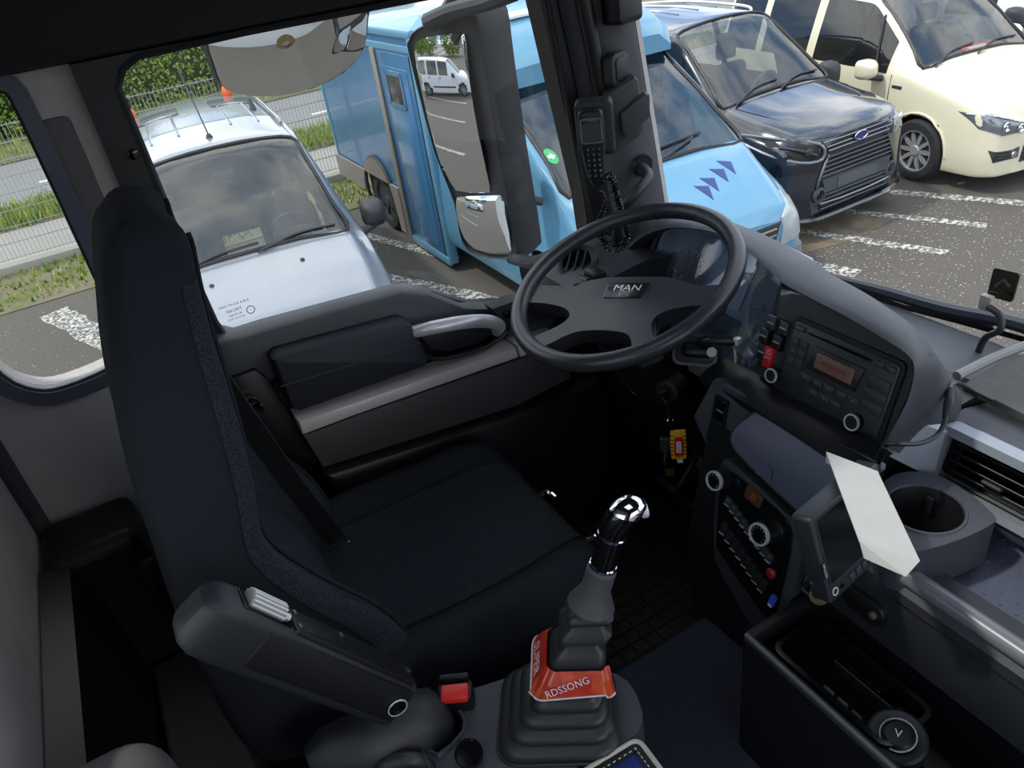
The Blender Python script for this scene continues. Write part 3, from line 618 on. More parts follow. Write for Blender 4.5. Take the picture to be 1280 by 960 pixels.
h2 = c.part('headlight', sheet(E1, lambda a, b, k: c.pf(a, b, .012 + k), .03, .04), mat('clear_headlight', (150, 156, 164), .1, metal=.7))
c.part('reflector', lathe([(.05, .0), (.035, .012), (.008, .016)], c.pf(.66, .89, .012), (1, .3, 0), 16), CHROME, h2)
bd = c.part('oval_badge', sheet(ell(0, .895, .085, .036, 28), lambda a, b, k: c.pf(0, .895, .03 + k) + Vector((0, a, b - .895)), .02, .03), mat('badge_blue', (22, 44, 110), .2, coat=1))
c.part('badge_ring', tube([c.pf(0, .895, .032) + Vector((0, a, b)) for a, b in ell(0, 0, .086, .037, 24)], .005, 6, 1, True), CHROME, bd)
BF = Frame((0, 0, .895), (0, 1, 0), (0, 0, -1), True); BF.o.x = c.pf(0, .895).x
c.part('badge_lettering', text(BF, 'Ford', .06, 0, 0, .035, shear=.25), CHROME, bd)
c.mirror(-1.2, -.99, 1.2, BUMP, -1, .26, .2); c.mirror(-1.22, 1.03, 1.1, BUMP, 1, .26, .2)
for y0, y1 in ((-.6, .05), (0, .62)): c.part('wiper', tube([c.pt(-.95, y0, .015), c.pt(-1.04, (y0 + y1) / 2, .02), c.pt(-1.06, y1, .018)], .009, 6, 4), BUMP)
for sg in (-1, 1): c.part('hood_crease', tube([c.pt(x, sg * y, -.003) for x, y in ((-.1, .42), (-.5, .56), (-.92, .64))], .008, 6, 4), NAVYB)
c.part('hood_gap', tube([c.pf(y, z, .003) for y, z in ((-.72, 1.0), (-.5, .965), (0, .958), (.5, .965), (.72, 1.0))], .004, 6, 4), GLOSSB)
ws_seal(c, -1.0, -1.8, .72, .59)
c.part('camera_pod', box((-1.75, 0, 1.63), (.08, .14, .08), .02), BUMP)
c.interior(-1.0, 1.10, .62)
# ---- cream white taxi-coloured van
CREAM = mat('cream_paint', (212, 205, 180), .3, coat=.6)
c = Car('cream_van', 'cream compact van with alloy wheels parked beyond the black van', 'van', (8.30, 4.20), -97.5)
st = [(0, ring(.58, .2, .66, .50, .80, .03)), (-.06, ring(.74, .18, .70, .62, .86, .03)), (-.2, ring(.84, .17, .78, .73, .93, .03)), (-.5, ring(.885, .17, .88, .78, 1.01, .03)), (-.98, ring(.895, .17, .99, .80, 1.09, .03)), (-1.06, ring(.897, .17, 1.02, .79, 1.12, .03)),
      (-1.4, ring(.898, .17, 1.04, .735, 1.42, .03)), (-1.78, ring(.898, .17, 1.06, .67, 1.70, .035)), (-1.86, ring(.898, .17, 1.06, .66, 1.74, .04)), (-1.95, ring(.898, .17, 1.06, .66, 1.76, .04)), (-2.55, ring(.898, .17, 1.07, .66, 1.80, .04)), (-2.68, ring(.898, .17, 1.07, .66, 1.80, .04)), (-3.5, ring(.898, .18, 1.07, .655, 1.80, .035)), (-3.62, ring(.898, .18, 1.07, .655, 1.80, .035)), (-4.3, ring(.89, .22, 1.06, .64, 1.77, .03)), (-4.41, ring(.86, .26, 1.05, .6, 1.7, .02))]
c.body(st, CREAM, van_tags(5, 8, ((6, 10), (11, 12), (13, 14)), (0, 1, 2)), [(-.88, .33, .365), (-3.56, .33, .365)], 7, 5)
for x in (-.88, -3.56):
    for sg in (-1, 1): c.wheel(x, sg * .8, .325, .2, 10, ALLOY, sg); c.arch_well(x, .33, .38, sg=sg)
for sg in (-1, 1):
    hl = [(sg * a, b) for a, b in ((.44, .60), (.70, .60), (.83, .66), (.86, .80), (.76, .80), (.48, .70))]
    h = c.part('headlight', sheet(hl, lambda a, b, k: c.pf(a, b, .014 + k), .04, .035), mat('headlight_dark', (120, 124, 130), .1, metal=.5))
    for a, b, r in ((.54, .65, .045), (.68, .68, .05)): c.part('reflector', lathe([(r, 0), (r * .8, .012), (r * .3, .004), (.004, .01)], c.pf(sg * a, b, .014), (1, 0, 0), 18), CHROME, h)
    c.part('lamp_strip', tube([c.pf(sg * a, b, .018) for a, b in ((.47, .69), (.62, .735), (.76, .785), (.85, .785))], .009, 6, 3), CHROME, h)
    fg = c.part('fog_intake', sheet([(sg * a, b) for a, b in ((.50, .36), (.74, .34), (.78, .46), (.50, .46))], lambda a, b, k: c.pf(a, b, .01 + k), .02, .04), BUMP)
    for z in (.38, .41, .44): c.part('intake_bar', tube([c.pf(sg * a, z, .014) for a in (.51, .62, .74)], .006, 6, 3), GLOSSB, fg)
    c.part('fog_light', lathe([(.035, 0), (.03, .012), (.005, .015)], c.pf(sg * .56, .40, .01), (1, 0, 0), 16), CHROME, fg)
c.front('grille', [(-.40, .62), (.40, .62), (.44, .70), (-.44, .70)], GLOSSB)
c.front('lower_intake', [(-.46, .30), (.46, .30), (.44, .46), (-.44, .46)], BUMP)
for z in (.34, .38, .42): c.part('intake_bar', tube([c.pf(a, z, .014) for a in (-.43, 0, .43)], .007, 6, 3), GLOSSB)
c.mirror(-1.5, -1.03, 1.10, CREAM, -1, .2, .2); c.mirror(-1.5, 1.03, 1.10, CREAM, 1, .2, .2)
for xs in ((-1.32, .30, -1.32, 1.04), (-2.62, .28, -2.60, 1.05)):
    c.part('door_gap', tube([c.ps(xs[0] + (xs[2] - xs[0]) * t, xs[1] + (xs[3] - xs[1]) * t, .001) for t in (0, .25, .5, .75, 1)], .005, 6, 1), GLOSSB)
c.part('side_indicator', box(c.ps(-1.22, .93, .004), (.13, .012, .03), .005), BUMP)
c.part('door_handle', box(c.ps(-2.42, .93, .016), (.16, .03, .035), .012), CREAM)
c.part('side_crease', tube([c.ps(x, .62, -.001) for x in (-1.35, -1.9, -2.5, -3.1)], .006, 6, 3), CREAM)
c.part('window_pillar', tube([c.ps(-1.56 - .12 * t, 1.07 + .5 * t, .003) for t in (0, .25, .5, .75, 1)], .014, 6, 2), GLOSSB)
c.part('arch_trim', tube([c.ps(-.88 + .385 * math.cos(a), .33 + .385 * math.sin(a), .003) for a in [PI * k / 14 for k in range(15)]], .012, 6, 1), CREAM)
for y0, y1 in ((-.62, .0), (-.05, .6)): c.part('wiper', tube([c.pt(-1.0, y0, .015), c.pt(-1.1, (y0 + y1) / 2, .02), c.pt(-1.12, y1, .018)], .01, 6, 4), BUMP)
ws_seal(c, -1.06, -1.84, .72, .59)
c.part('dash_notice', box((-1.30, .30, 1.11), (.16, .4, .004), 0, 2, Matrix.Rotation(.2, 3, 'Y')), RED)
c.part('dash_notice_print', box((-1.31, .30, 1.1145), (.05, .26, .002), 0, 2, Matrix.Rotation(.2, 3, 'Y')), WHITE)
c.interior(-1.06, 1.06, .62)
# ---- grey white van, only its flank in the top corner
PALE = mat('pale_van_paint', (205, 206, 210), .3, coat=.5)
def plain_van(name, label, pos, head, paint, sides=((8, 10), (11, 12)), dark=(0, 1)):
    c = Car(name, label, 'van', pos, head)
    st = [(0, ring(.58, .2, .66, .50, .86, .03)), (-.06, ring(.74, .18, .70, .62, .93, .03)), (-.2, ring(.84, .17, .78, .73, 1.0, .03)), (-.5, ring(.885, .17, .88, .78, 1.07, .03)), (-.92, ring(.91, .17, .99, .80, 1.12, .03)), (-1.0, ring(.92, .17, 1.02, .79, 1.15, .03)),
          (-1.35, ring(.92, .17, 1.04, .745, 1.45, .03)), (-1.7, ring(.92, .17, 1.06, .69, 1.72, .035)), (-1.8, ring(.92, .17, 1.06, .68, 1.76, .04)), (-1.9, ring(.92, .17, 1.06, .68, 1.78, .04)), (-2.5, ring(.92, .17, 1.07, .68, 1.82, .04)), (-2.6, ring(.92, .17, 1.07, .68, 1.82, .04)), (-3.4, ring(.92, .18, 1.07, .675, 1.82, .035)), (-3.52, ring(.92, .18, 1.07, .675, 1.82, .035)), (-4.3, ring(.91, .22, 1.06, .66, 1.78, .03)), (-4.4, ring(.88, .26, 1.05, .62, 1.7, .02))]
    c.body(st, paint, van_tags(5, 8, sides, dark), [(-.88, .33, .37), (-3.66, .33, .37)])
    for x in (-.88, -3.66):
        for sg in (-1, 1): c.wheel(x, sg * .8, .325, .2, 8, ALLOY, sg); c.arch_well(x, .33, .38, sg=sg)
    for sg in (-1, 1):
        c.part('headlight', sheet([(sg * a, b) for a, b in ((.46, .70), (.8, .72), (.84, .86), (.6, .82))], lambda a, b, k: c.pf(a, b, .014 + k), .04, .05), MATS['headlight_body'])
        c.mirror(-1.4, sg * 1.03, 1.10, BUMP, sg); c.part('side_moulding', tube([c.ps(x, .5, .004, sg) for x in (-1.4, -2, -2.6, -3.1)], .04, 8, 3), BUMP)
        c.part('door_handle', box(c.ps(-2.42, .95, .016, sg), (.16, .03, .035), .012), BUMP); c.part('door_handle', box(c.ps(-3.3, .95, .016, sg), (.16, .03, .035), .012), BUMP)
        c.part('door_gap', tube([c.ps(-2.56, z, .001, sg) for z in (.3, .5, .7, .9, 1.05)], .006, 6, 1), GLOSSB)
    c.front('grille', [(-.42, .60), (.42, .60), (.46, .70), (-.46, .70)], BUMP)
    c.interior(-1.0, 1.08, .62)
    return c
plain_van('pale_van', 'pale grey van whose flank shows beyond the cream van', (11.35, 4.6), -93, PALE, ((8, 10),))
plain_van('white_van', 'white window van parked behind the truck and seen in the door mirror', (-11.0, 2.7), -90, mat('white_van_paint', (205,206,208), .3, coat=.5), ((8, 10), (11, 12), (13, 14)))
# ================================================================ CAB SHELL
YW = 1.5
sidemap = lambda a, b, c: Vector((a, YW - c, b))
def sidepix(L, Y=YW): return [(p.x, p.z) for p in (at(u, v, Y=Y) for u, v in L)]
def smooth2(L, n=3): return [(p.x, p.y) for p in spl([Vector((a, b, 0)) for a, b in L], n, True)]
RM_REAR = -.36
qw = [(-.285, 1.36), (-.255, 1.375), (-.12, 1.375), (-.085, 1.355), (-.075, 1.30), (-.075, .92), (-.085, .875), (-.12, .858), (-.20, .852), (-.245, .865), (-.28, .91), (-.292, 1.0), (-.292, 1.3)]
qw = smooth2(qw, 3)
dw = sidepix([(146, 108), (152, 84), (170, 69), (300, 40), (480, 5)]) + [(.70, 1.365), (.86, 1.362)] + sidepix([(676, 0), (700, 125), (722, 240), (735, 330), (738, 368), (690, 380), (635, 377), (590, 379), (560, 371), (530, 361), (500, 359), (430, 378), (330, 405), (296, 416), (278, 412), (266, 396), (246, 352), (195, 226)])
O('floor', bb(-.40, 1.30, -.62, 1.52, -.06, 0), DARK, kind='structure', smooth=0)
O('wall_left', sheet([(-.37, -.05), (.02, -.05), (.02, 1.72), (-.37, 1.72)], sidemap, .06, .08, [qw]), LINER, kind='structure', smooth=20)
rw_h = rr(-.25, .92, .85, 1.45, .06)  # opening for an added out-of-view window that brightens the interior
O('wall_rear', sheet([(-.62, -.05), (1.52, -.05), (1.52, 1.74), (-.62, 1.74)], lambda a, b, c: Vector((RM_REAR + c, a, b)), .05, .15, [rw_h]), LINER, kind='structure', smooth=20)
O('window_3', sheet(rw_h, lambda a, b, c: Vector((RM_REAR - .025 + c, a, b)), .004, .2), GLASS, kind='structure', smooth=0, label='added unseen rear window letting light into the cab', cat='window')
O('trim_1', tube([(RM_REAR + .012, YW - .012, .35), (RM_REAR + .012, YW - .012, 1.0), (RM_REAR + .012, YW - .012, 1.7)], .016, 10, 3), LINERD, kind='structure', label='dark bead down the rear corner of the cab', cat='trim')
added_hatch = rr(.0, .1, .5, .75, .06)  # added out-of-view roof opening, there to bring skylight into the cab
O('ceiling', sheet([(-.42, -.64), (1.16, -.64), (1.16, 1.54), (-.42, 1.54)], lambda a, b, c: Vector((a, b, 1.78 + c)), .06, .2, [added_hatch]), LINERD, kind='structure', smooth=20)
O('window_4', sheet(added_hatch, lambda a, b, c: Vector((a, b, 1.79 + c)), .006, .3), GLASS, kind='structure', smooth=0, label='added unseen roof hatch letting light onto the seats', cat='window')
# passenger side: door standing open, so only the pillars and sill remain
wr_h = smooth2([(.06, .12), (.03, .3), (.03, 1.2), (.06, 1.34), (.16, 1.38), (.80, 1.38), (.90, 1.32), (1.0, .8), (1.04, .3), (1.0, .10), (.8, .05), (.2, .05)], 3)
O('wall_right', sheet([(-.37, -.05), (1.22, -.05), (1.22, .62), (1.13, 1.72), (-.37, 1.72)], lambda a, b, c: Vector((a, -.60 + c, b)), .06, .12, [wr_h]), DARK, kind='structure', smooth=20)
# roof rail above the door, with the dark visor band
rail = [(1.50, 1.372), (1.455, 1.38), (1.41, 1.43), (1.34, 1.56), (1.28, 1.68), (1.25, 1.73), (1.54, 1.73), (1.54, 1.372)]
O('trim_2', loft([[Vector((x, y, z)) for y, z in rail] for x in (-.36, .2, .7, 1.15)]), mat('roof_lining_dark', (34, 35, 38), .85, bump=.5, bs=600), kind='structure', label='dark roof rail above the driver door', cat='trim')
O('trim_3', loft([[Vector((x, y, z)) for x, z in ((1.13, 1.55), (1.02, 1.62), (.86, 1.73), (1.16, 1.73))] for y in (-.6, 0, .7, 1.5)]), MATS['roof_lining_dark'], kind='structure', label='dark header over the windscreen', cat='trim')
# rear side window: frame + pane
w1 = O('window_1', sheet(qw, lambda a, b, c: Vector((a, YW + .02 - c, b)), .004, .2), GLASS, kind='structure', smooth=0, label='small rear side window behind the driver seat', cat='window')
SFR = Frame((0, YW, 0), (1, 0, 0), (0, 0, -1))
FRM = mat('window_frame_grey', (82, 88, 100), .45, bump=.2, bs=700)
ol = [(a, -b) for a, b in qw]
O('window_frame', frame_ring(SFR, inset(ol, -.026), .026, -.004, .014), FRM, w1)
O('rubber_seal', tube([Vector((a, YW - .004, b)) for a, b in qw], .006, 6, 1, True), RUBBER, w1)
# B-pillar liner with a recessed cover
BP = Frame((-.055, YW - .002, 1.30), (1, 0, 0), (0, 0, -1))
O('pillar_cover', prism(BP, rr(-.012, .0, .045, .36, .012), -.002, .006, .003), mat('pillar_cover_grey', (96, 92, 94), .8, bump=.4, bs=800), label='flat rectangular cover on the pillar beside the headrest', cat='cover')
# ---------------- driver's door
dr = T('door_1', 'dark driver door with silver trim strip and grab handle', 'door', (.5, 1.5, .05), kind='structure')
dout = [(.02, .02), (1.0, .02), (1.05, .45), (1.03, .76), (.98, 1.2), (.955, 1.372), (.02, 1.372)]
O('door_shell', sheet(dout, lambda a, b, c: Vector((a, 1.475 - c, b)), .055, .06, [dw]), BLACK, dr, smooth=25)
O('window_pane', sheet(dw, lambda a, b, c: Vector((a, YW + .025 - c, b)), .004, .2), GLASS, dr, smooth=0)
O('window_seal', tube([Vector((a, 1.474, b)) for a, b in dw], .006, 6, 1, True), RUBBER, dr)
O('outer_skin', sheet([(-.37, -.5), (1.1, -.5), (1.12, .5), (1.06, 1.38), (.95, 1.72), (-.37, 1.72)], lambda a, b, c: Vector((a, 1.585 - c, b)), .012, .15, [inset(dw, -.07), inset(qw, -.07)]), mat('truck_skin_white', (205, 207, 210), .35, coat=.3), dr, smooth=0)
# shoulder under the window, padded armrest, strip, lower panel
DF = Frame((0, 1.44, 0), (1, 0, 0), (0, 0, -1))
def dpix(L, F=DF): return [F.loc(u, v) for u, v in L]
SHO = mat('door_shoulder', (62, 64, 70), .5, bump=.4, bs=900, var=.06)
O('shoulder', prism(DF, dpix([(268, 424), (300, 420), (335, 409), (430, 383), (500, 363), (535, 366), (580, 383), (640, 384), (690, 388), (690, 420), (600, 418), (520, 425), (440, 440), (335, 475), (285, 480)]), -.035, .012, .01), SHO, dr)
AF = Frame((0, 1.40, 0), (1, 0, 0), (0, 0, -1))
PADM = mat('armrest_pad', (32, 36, 46), .6, bump=.7, bs=700, var=.1)
arm = O('armrest', prism(AF, dpix([(338, 447), (345, 440), (500, 398), (512, 402), (534, 447), (530, 456), (372, 512), (362, 508)], AF), -.045, .02, .018), PADM, dr)
O('armrest_seam', tube([AF(*AF.loc(u, v), .021) for u, v in ((347, 478), (440, 450), (520, 424))], .002, 6, 3), BLACK, arm)
O('end_cap', prism(AF, dpix([(290, 478), (322, 466), (340, 480), (402, 582), (395, 588), (330, 560)], AF), -.05, -.016, .008), BLACK, dr)
O('trim_strip', prism(AF, dpix([(370, 523), (440, 500), (640, 431), (645, 444), (440, 516), (376, 540)], AF), -.045, .016, .006), STRIP, dr)
O('strip_end', prism(AF, dpix([(643, 430), (690, 414), (692, 428), (648, 444)], AF), -.045, .014, .004), STRIP, dr)
LOWP = mat('door_lower_panel', (64, 60, 63), .6, bump=.4, bs=800)
O('lower_panel', prism(AF, dpix([(377, 542), (440, 518), (646, 447), (700, 428), (712, 470), (645, 505), (520, 545), (402, 582)], AF), -.045, .012, .006), LOWP, dr)
O('door_pocket', prism(AF, dpix([(402, 586), (520, 549), (645, 509), (745, 470), (760, 640), (470, 720)], AF), -.045, .03, .02), BLACK, dr)
hd = O('grab_handle', tube([AF(*AF.loc(u, v), c) for u, v, c in ((513, 416, .0), (535, 405, .022), (575, 396, .032), (603, 396, .03), (619, 404, .018), (624, 416, -.01))], [.013, .015, .015, .015, .015, .013], 14, 6), SILV, dr)
O('handle_recess', prism(AF, dpix([(524, 420), (560, 412), (600, 408), (615, 414), (600, 430), (560, 440), (540, 438)], AF), -.02, .001, .004), mat('recess_blue_black', (30, 34, 44), .45), dr)
O('handle_surround', tube([AF(*AF.loc(u, v), .0) for u, v in ((515, 425), (535, 446), (560, 447), (600, 436), (628, 420), (632, 408), (618, 398))], .006, 8, 4), BLACK, dr)
O('door_screw', lathe([(.009, 0), (.009, .003), (.004, .004)], (.055, 1.47, .885), (0, -1, 0), 14), GLOSSB, dr)
O('door_screw', lathe([(.009, 0), (.009, .003), (.004, .004)], at(167, 193, Y=1.47), (0, -1, 0), 14), GLOSSB, dr)
sw = O('switch_panel', prism(AF, dpix([(612, 384), (640, 374), (700, 374), (708, 392), (660, 402), (626, 404)], AF), -.03, .012, .004), DARK, dr)
for u, v in ((632, 389), (650, 387), (668, 386), (686, 384)):
    a, b = AF.loc(u, v); O('window_switch', prism(AF, rr(a - .012, b - .009, a + .012, b + .009, .002), .012, .018, .002), GLOSSB, sw)
# inner latch
O('door_latch', tube([at(300, 500, Y=1.41), at(318, 502, Y=1.39), at(328, 512, Y=1.41)], [.006, .009, .006], 8, 4), CHROME, dr)
# window print
WP = Frame(at(296, 390, Y=1.521), (1, 0, 0), (0, 0, -1))
O('glass_print', text(WP, 'MAN TRUCK & BUS', .007, 0, -.018) + text(WP, 'SEKURIT', .0085, -.004, -.006) + text(WP, '43R-00128', .006, -.004, .004) + text(WP, 'DOT 27 M 94', .006, -.004, .012) + tube([WP(.027 + .008 * math.cos(t), .004 + .008 * math.sin(t), .001) for t in [PI * k / 8 for k in range(16)]], .0008, 5, 1, True) + text(WP, '1', .006, .027, .004), GLOSSB, dr, smooth=0)
# ---------------- A-pillar
def px_(x, z): return x - .155 * (z - .8)
def pil(pts, zs=(.60, .8, 1.0, 1.2, 1.4, 1.72)): return loft([[Vector((px_(x, z), y, z)) for x, y in pts] for z in zs])
ap = T('trim_4', 'dark windscreen pillar carrying the handset cradle', 'trim', (1.05, 1.45, .6), kind='structure')
PILM = mat('pillar_trim', (84, 85, 90), .6, bump=.4, bs=900)
O('door_frame_strip', pil([(.965, 1.53), (.968, 1.478), (1.0, 1.468), (1.012, 1.53)]), BLACK, ap)
O('pillar_trim', pil([(1.01, 1.53), (1.008, 1.475), (1.02, 1.452), (1.045, 1.44), (1.06, 1.425), (1.10, 1.405), (1.14, 1.41), (1.152, 1.43), (1.155, 1.53)]), PILM, ap)
O('outer_edge', pil([(1.153, 1.53), (1.153, 1.425), (1.168, 1.43), (1.175, 1.53)]), mat('pillar_edge_grey', (176, 174, 172), .5), ap)
O('grab_rail', tube([(px_(1.03, 1.7), 1.425, 1.7), (px_(1.03, 1.3), 1.415, 1.3), (px_(1.03, 1.06), 1.42, 1.06)], .017, 12, 4), BLACK, ap)
AP = Frame((px_(1.095, 1.15), 1.398, 1.15), (1, .16, 0), (-.155 * -1, 0, -1))
u0 = AP.loc(770, 86)
sp = O('tweeter', prism(AP, rr(u0[0] - .028, u0[1] - .034, u0[0] + .028, u0[1] + .034, .018), -.01, .016, .008), DARK, ap)
O('tweeter_grille', prism(AP, rr(u0[0] - .017, u0[1] - .024, u0[0] + .017, u0[1] + .024, .01), .016, .019, .002), BLACK, sp)
u0 = AP.loc(772, 12)
O('cup_clip', prism(AP, rr(u0[0] - .035, u0[1] - .05, u0[0] + .035, u0[1] + .025, .012), -.01, .04, .01), BLACK, ap)
O('grab_handle', tube([(px_(1.085, .94), 1.405, .945), (px_(1.07, .93), 1.36, .935), (px_(1.02, .91), 1.345, .915), (px_(.985, .86), 1.37, .87), (px_(.985, .78), 1.41, .78)], [.016, .013, .012, .012, .014], 12, 5), DARK, ap)
O('handle_socket', lathe([(.026, 0), (.024, .006), (.018, .004), (.004, .003)], (px_(1.09, .945), 1.402, .95), (-.1, -1, 0), 18), BLACK, ap)
# windscreen
def wsx(y, z): return 1.40 - .25 * ((y - .45) / 1.0) ** 2 - .17 * (z - .62)
wg = loft([[Vector((wsx(y, z), y, z)) for z in (.60, .9, 1.2, 1.5, 1.74)] for y in [-.60 + 2.03 * k / 16 for k in range(17)]], False, False)
O('window_2', wg, GLASS, kind='structure', label='curved windscreen above the dashboard', cat='windscreen')
O('trim_5', tube([(wsx(y, .60) - .01, y, .60) for y in (-.58, -.2, .2, .6, 1.0, 1.4)], .016, 8, 4), RUBBER, kind='structure', label='black rubber strip along the windscreen base', cat='trim')
# front and side below the glass, engine tunnel, mat
O('firewall', loft([[Vector((x, y, z)) for y in (-.6, 0, .7, 1.5)] for x, z in ((1.02, -.02), (1.22, .16), (1.30, .40), (1.30, .60))], False, False), BLACK, kind='structure')
O('truck_nose', loft([[Vector((wsx(y, .6) + dx, y, z)) for y in (-.6, 0, .45, .9, 1.5)] for dx, z in ((.0, .585), (.07, .56), (.12, .48), (.12, -.5))], False, False), mat('truck_nose_dark', (70, 72, 75), .6), kind='structure', label='plain truck front panel below the windscreen', cat='panel')
tn = T('engine_tunnel', 'dark carpeted engine tunnel in the middle of the cab floor', 'tunnel', (.4, .5, 0), kind='structure')
O('tunnel_carpet', loft([[Vector((x, y, z)) for y, z in ((.90, 0), (.86, .10), (.845, .18), (.82, .205), (.7, .215), (.3, .215), (.22, .2), (.2, .1), (.18, 0))] for x in (-.34, .1, .5, .9, 1.1)]), CARPET, tn)
mt = T('rubber_mat', 'black rubber floor mat with square ribs in the driver footwell', 'mat', (.8, 1.1, 0))
O('mat_base', bb(.30, 1.02, .91, 1.42, .001, .007, .002), mat('mat_rubber', (48, 47, 44), .6, var=.2, vs=12), mt)
g = G()
for k in range(21): g += bb(.31 + k * .035, .315 + k * .035, .915, 1.415, .006, .014)
for k in range(15): g += bb(.305, 1.015, .918 + k * .035, .923 + k * .035, .006, .014)
O('mat_ribs', g, MATS['mat_rubber'], mt, smooth=0, kind='stuff')
# ================================================================ DRIVER SEAT
SY = 1.09
seat = T('driver_seat', 'black cloth driver seat with high backrest and folded armrest', 'seat', (.2, SY, 0))
# backrest sections: z, back X, bolster front X, half width, centre recess
BS = [(.36, -.10, .10, .20, .03), (.42, -.13, .15, .24, .05), (.50, -.14, .158, .25, .065), (.60, -.14, .13, .255, .065), (.72, -.135, .058, .255, .055), (.82, -.124, .012, .25, .045), (.92, -.112, .025, .245, .035), (.99, -.10, .034, .235, .03), (1.05, -.085, .040, .215, .025), (1.10, -.07, .046, .180, .02), (1.15, -.055, .054, .148, .012), (1.20, -.038, .062, .138, .006), (1.225, -.022, .056, .128, .004), (1.237, .0, .038, .11, .0)]
def bring(z, xb, xf, w, rc):
    xm = xf - rc; t = xf - xb
    h = [(xb, 0), (xb, w * .55), (xb + .012, w - .035), (xb + t * .2, w - .006), (xb + t * .55, w), (xf - .012, w - .006), (xf, w - .026), (xf - rc * .15, w - .055), (xf - rc * .8, w - .095), (xm, w * .5), (xm, 0)]
    return [Vector((a, SY + b, z)) for a, b in h] + [Vector((a, SY - b, z)) for a, b in h[-2:0:-1]]
rings = [bring(*b) for b in BS]
cols = [spl([r[j] for r in rings], 4) for j in range(len(rings[0]))]
fine = [spl([cols[j][i] for j in range(len(cols))], 3, True) for i in range(len(cols[0]))]
bk = O('backrest', loft(fine), FABRIC, seat, smooth=60)
nj = len(fine[0]); h0 = 7 * 3 - 1                # front span of the ring, bolster seam to bolster seam
a0, a1 = 20, nj - 20
pad = []
for i, r in enumerate(fine):
    if 6 <= i <= 44: pad.append([p + Vector((.0035, 0, 0)) for p in r[a0:a1 + 1]])
O('mesh_panel', loft([[p - Vector((.02, 0, 0)) for p in pad[0]]] + pad + [[p - Vector((.02, 0, 0)) for p in pad[-1]]], False, False), MESHF, seat, smooth=60)
for j in (a0, a1): O('piping', tube([r[j] + Vector((.004, 0, 0)) for r in fine[4:46]], .0035, 6, 0), FABRIC, seat)
# side seam with the textured gusset
O('side_gusset', loft([[p + Vector((0, -.002, 0)) for p in fine[i][nj - 19:nj - 13]] for i in range(10, 42)], False, False), MESHF, seat, smooth=60)
# cushion
CS_ = [(.02, .33, .40, .42, .20), (.06, .31, .455, .47, .235), (.14, .30, .46, .505, .245), (.25, .30, .455, .505, .25), (.38, .30, .455, .50, .25), (.47, .30, .46, .50, .245), (.52, .31, .455, .485, .235), (.55, .33, .43, .445, .22), (.562, .36, .40, .405, .20)]
def cring_(x, zb, zc, zs, w):
    h = [(zb, 0), (zb, w * .7), (zb + .01, w - .03), ((zb + zs) / 2, w), (zs - .015, w - .012), (zs, w - .04), (zs - (zs - zc) * .5, w - .075), (zc, w - .12), (zc, w * .3), (zc, 0)]
    return [Vector((x, SY + b, a)) for a, b in h] + [Vector((x, SY - b, a)) for a, b in h[-2:0:-1]]
rings = [cring_(*b) for b in CS_]; cols = [spl([r[j] for r in rings], 4) for j in range(len(rings[0]))]
fine2 = [spl([cols[j][i] for j in range(len(cols))], 3, True) for i in range(len(cols[0]))]
cu = O('cushion', loft(fine2), FABRIC, seat, smooth=60)
nj2 = len(fine2[0]); lo, hi = 19, nj2 - 19
O('cushion_panel', loft([[p + Vector((.001, 0, .003)) for p in fine2[i][lo:hi + 1]] for i in range(5, len(fine2) - 3)], False, False), MESHF, seat, smooth=60)
for j in (lo, hi): O('piping', tube([fine2[i][j] + Vector((0, 0, .003)) for i in range(4, len(fine2) - 2)], .003, 6, 0), FABRIC, seat)
O('seat_skirt', bb(.0, .52, SY - .225, SY + .225, .16, .335, .03, 3), BLACK, seat)
O('seat_pedestal', bb(.02, .48, SY - .17, SY + .17, .0, .2, .02), BLACK, seat)
for k in range(4): O('bellow_rib', bb(.0, .50, SY - .19, SY + .19, .03 + k * .04, .045 + k * .04, .006), RUBBER, seat)
O('seat_lever', tube([(.55, .985, .40), (.60, .98, .40), (.615, .98, .385)], [.006, .007, .005], 8, 3), CHROME, seat)
O('seat_lever', tube([(.545, 1.13, .42), (.57, 1.13, .43), (.575, 1.10, .43)], [.005, .006, .005], 8, 3), CHROME, seat)
# folded armrest hanging beside the seat
MA = Matrix(((.515, 0, .857), (0, -1, 0), (.857 * -1 * -1 * -1, 0, .515)))   # columns: axis, side, top
d_ = Vector((.515, 0, -.857)); t_ = Vector((.857, 0, .515)); AF2 = Frame((-.083, .705, .905), d_, -t_, True)
if AF2.n.y > 0: AF2.n = -AF2.n
def aring(a, s):   # rounded rectangle across the arm at distance a, scale s
    c = Vector((-.088, .742, .866)) + d_ * a
    return [c + t_ * p * s + Vector((0, 1, 0)) * q * s for p, q in rr(-.039, -.031, .039, .031, .014, 4)]
ar = O('armrest', loft([aring(-.012, .55), aring(-.004, .82), aring(.012, .97), aring(.04, 1.0), aring(.20, .98), aring(.335, .94), aring(.345, .90)]), DARK, seat)
AT = Frame(Vector((-.088, .742, .866)) + t_ * .039, d_, (0, 1, 0)); 
if AT.n.dot(t_) < 0: AT.n = -AT.n
O('tilt_slot', prism(AT, rr(.03, -.019, .105, .019, .004), -.004, .0015, .001), GLOSSB, ar)
RW = T('ribbed_thumbwheel', None, None, (0, 0, 0)); RW.parent = seat; WL[RW] = WL[seat]
c0 = AT(.038, 0, .0); c1 = AT(.092, 0, .0)
O('drum', cyl(c0, c1, .0145, None, 24, .002), mat('thumbwheel_grey', (150, 152, 156), .4), RW)
u_, v_, w_ = basis(c1 - c0)
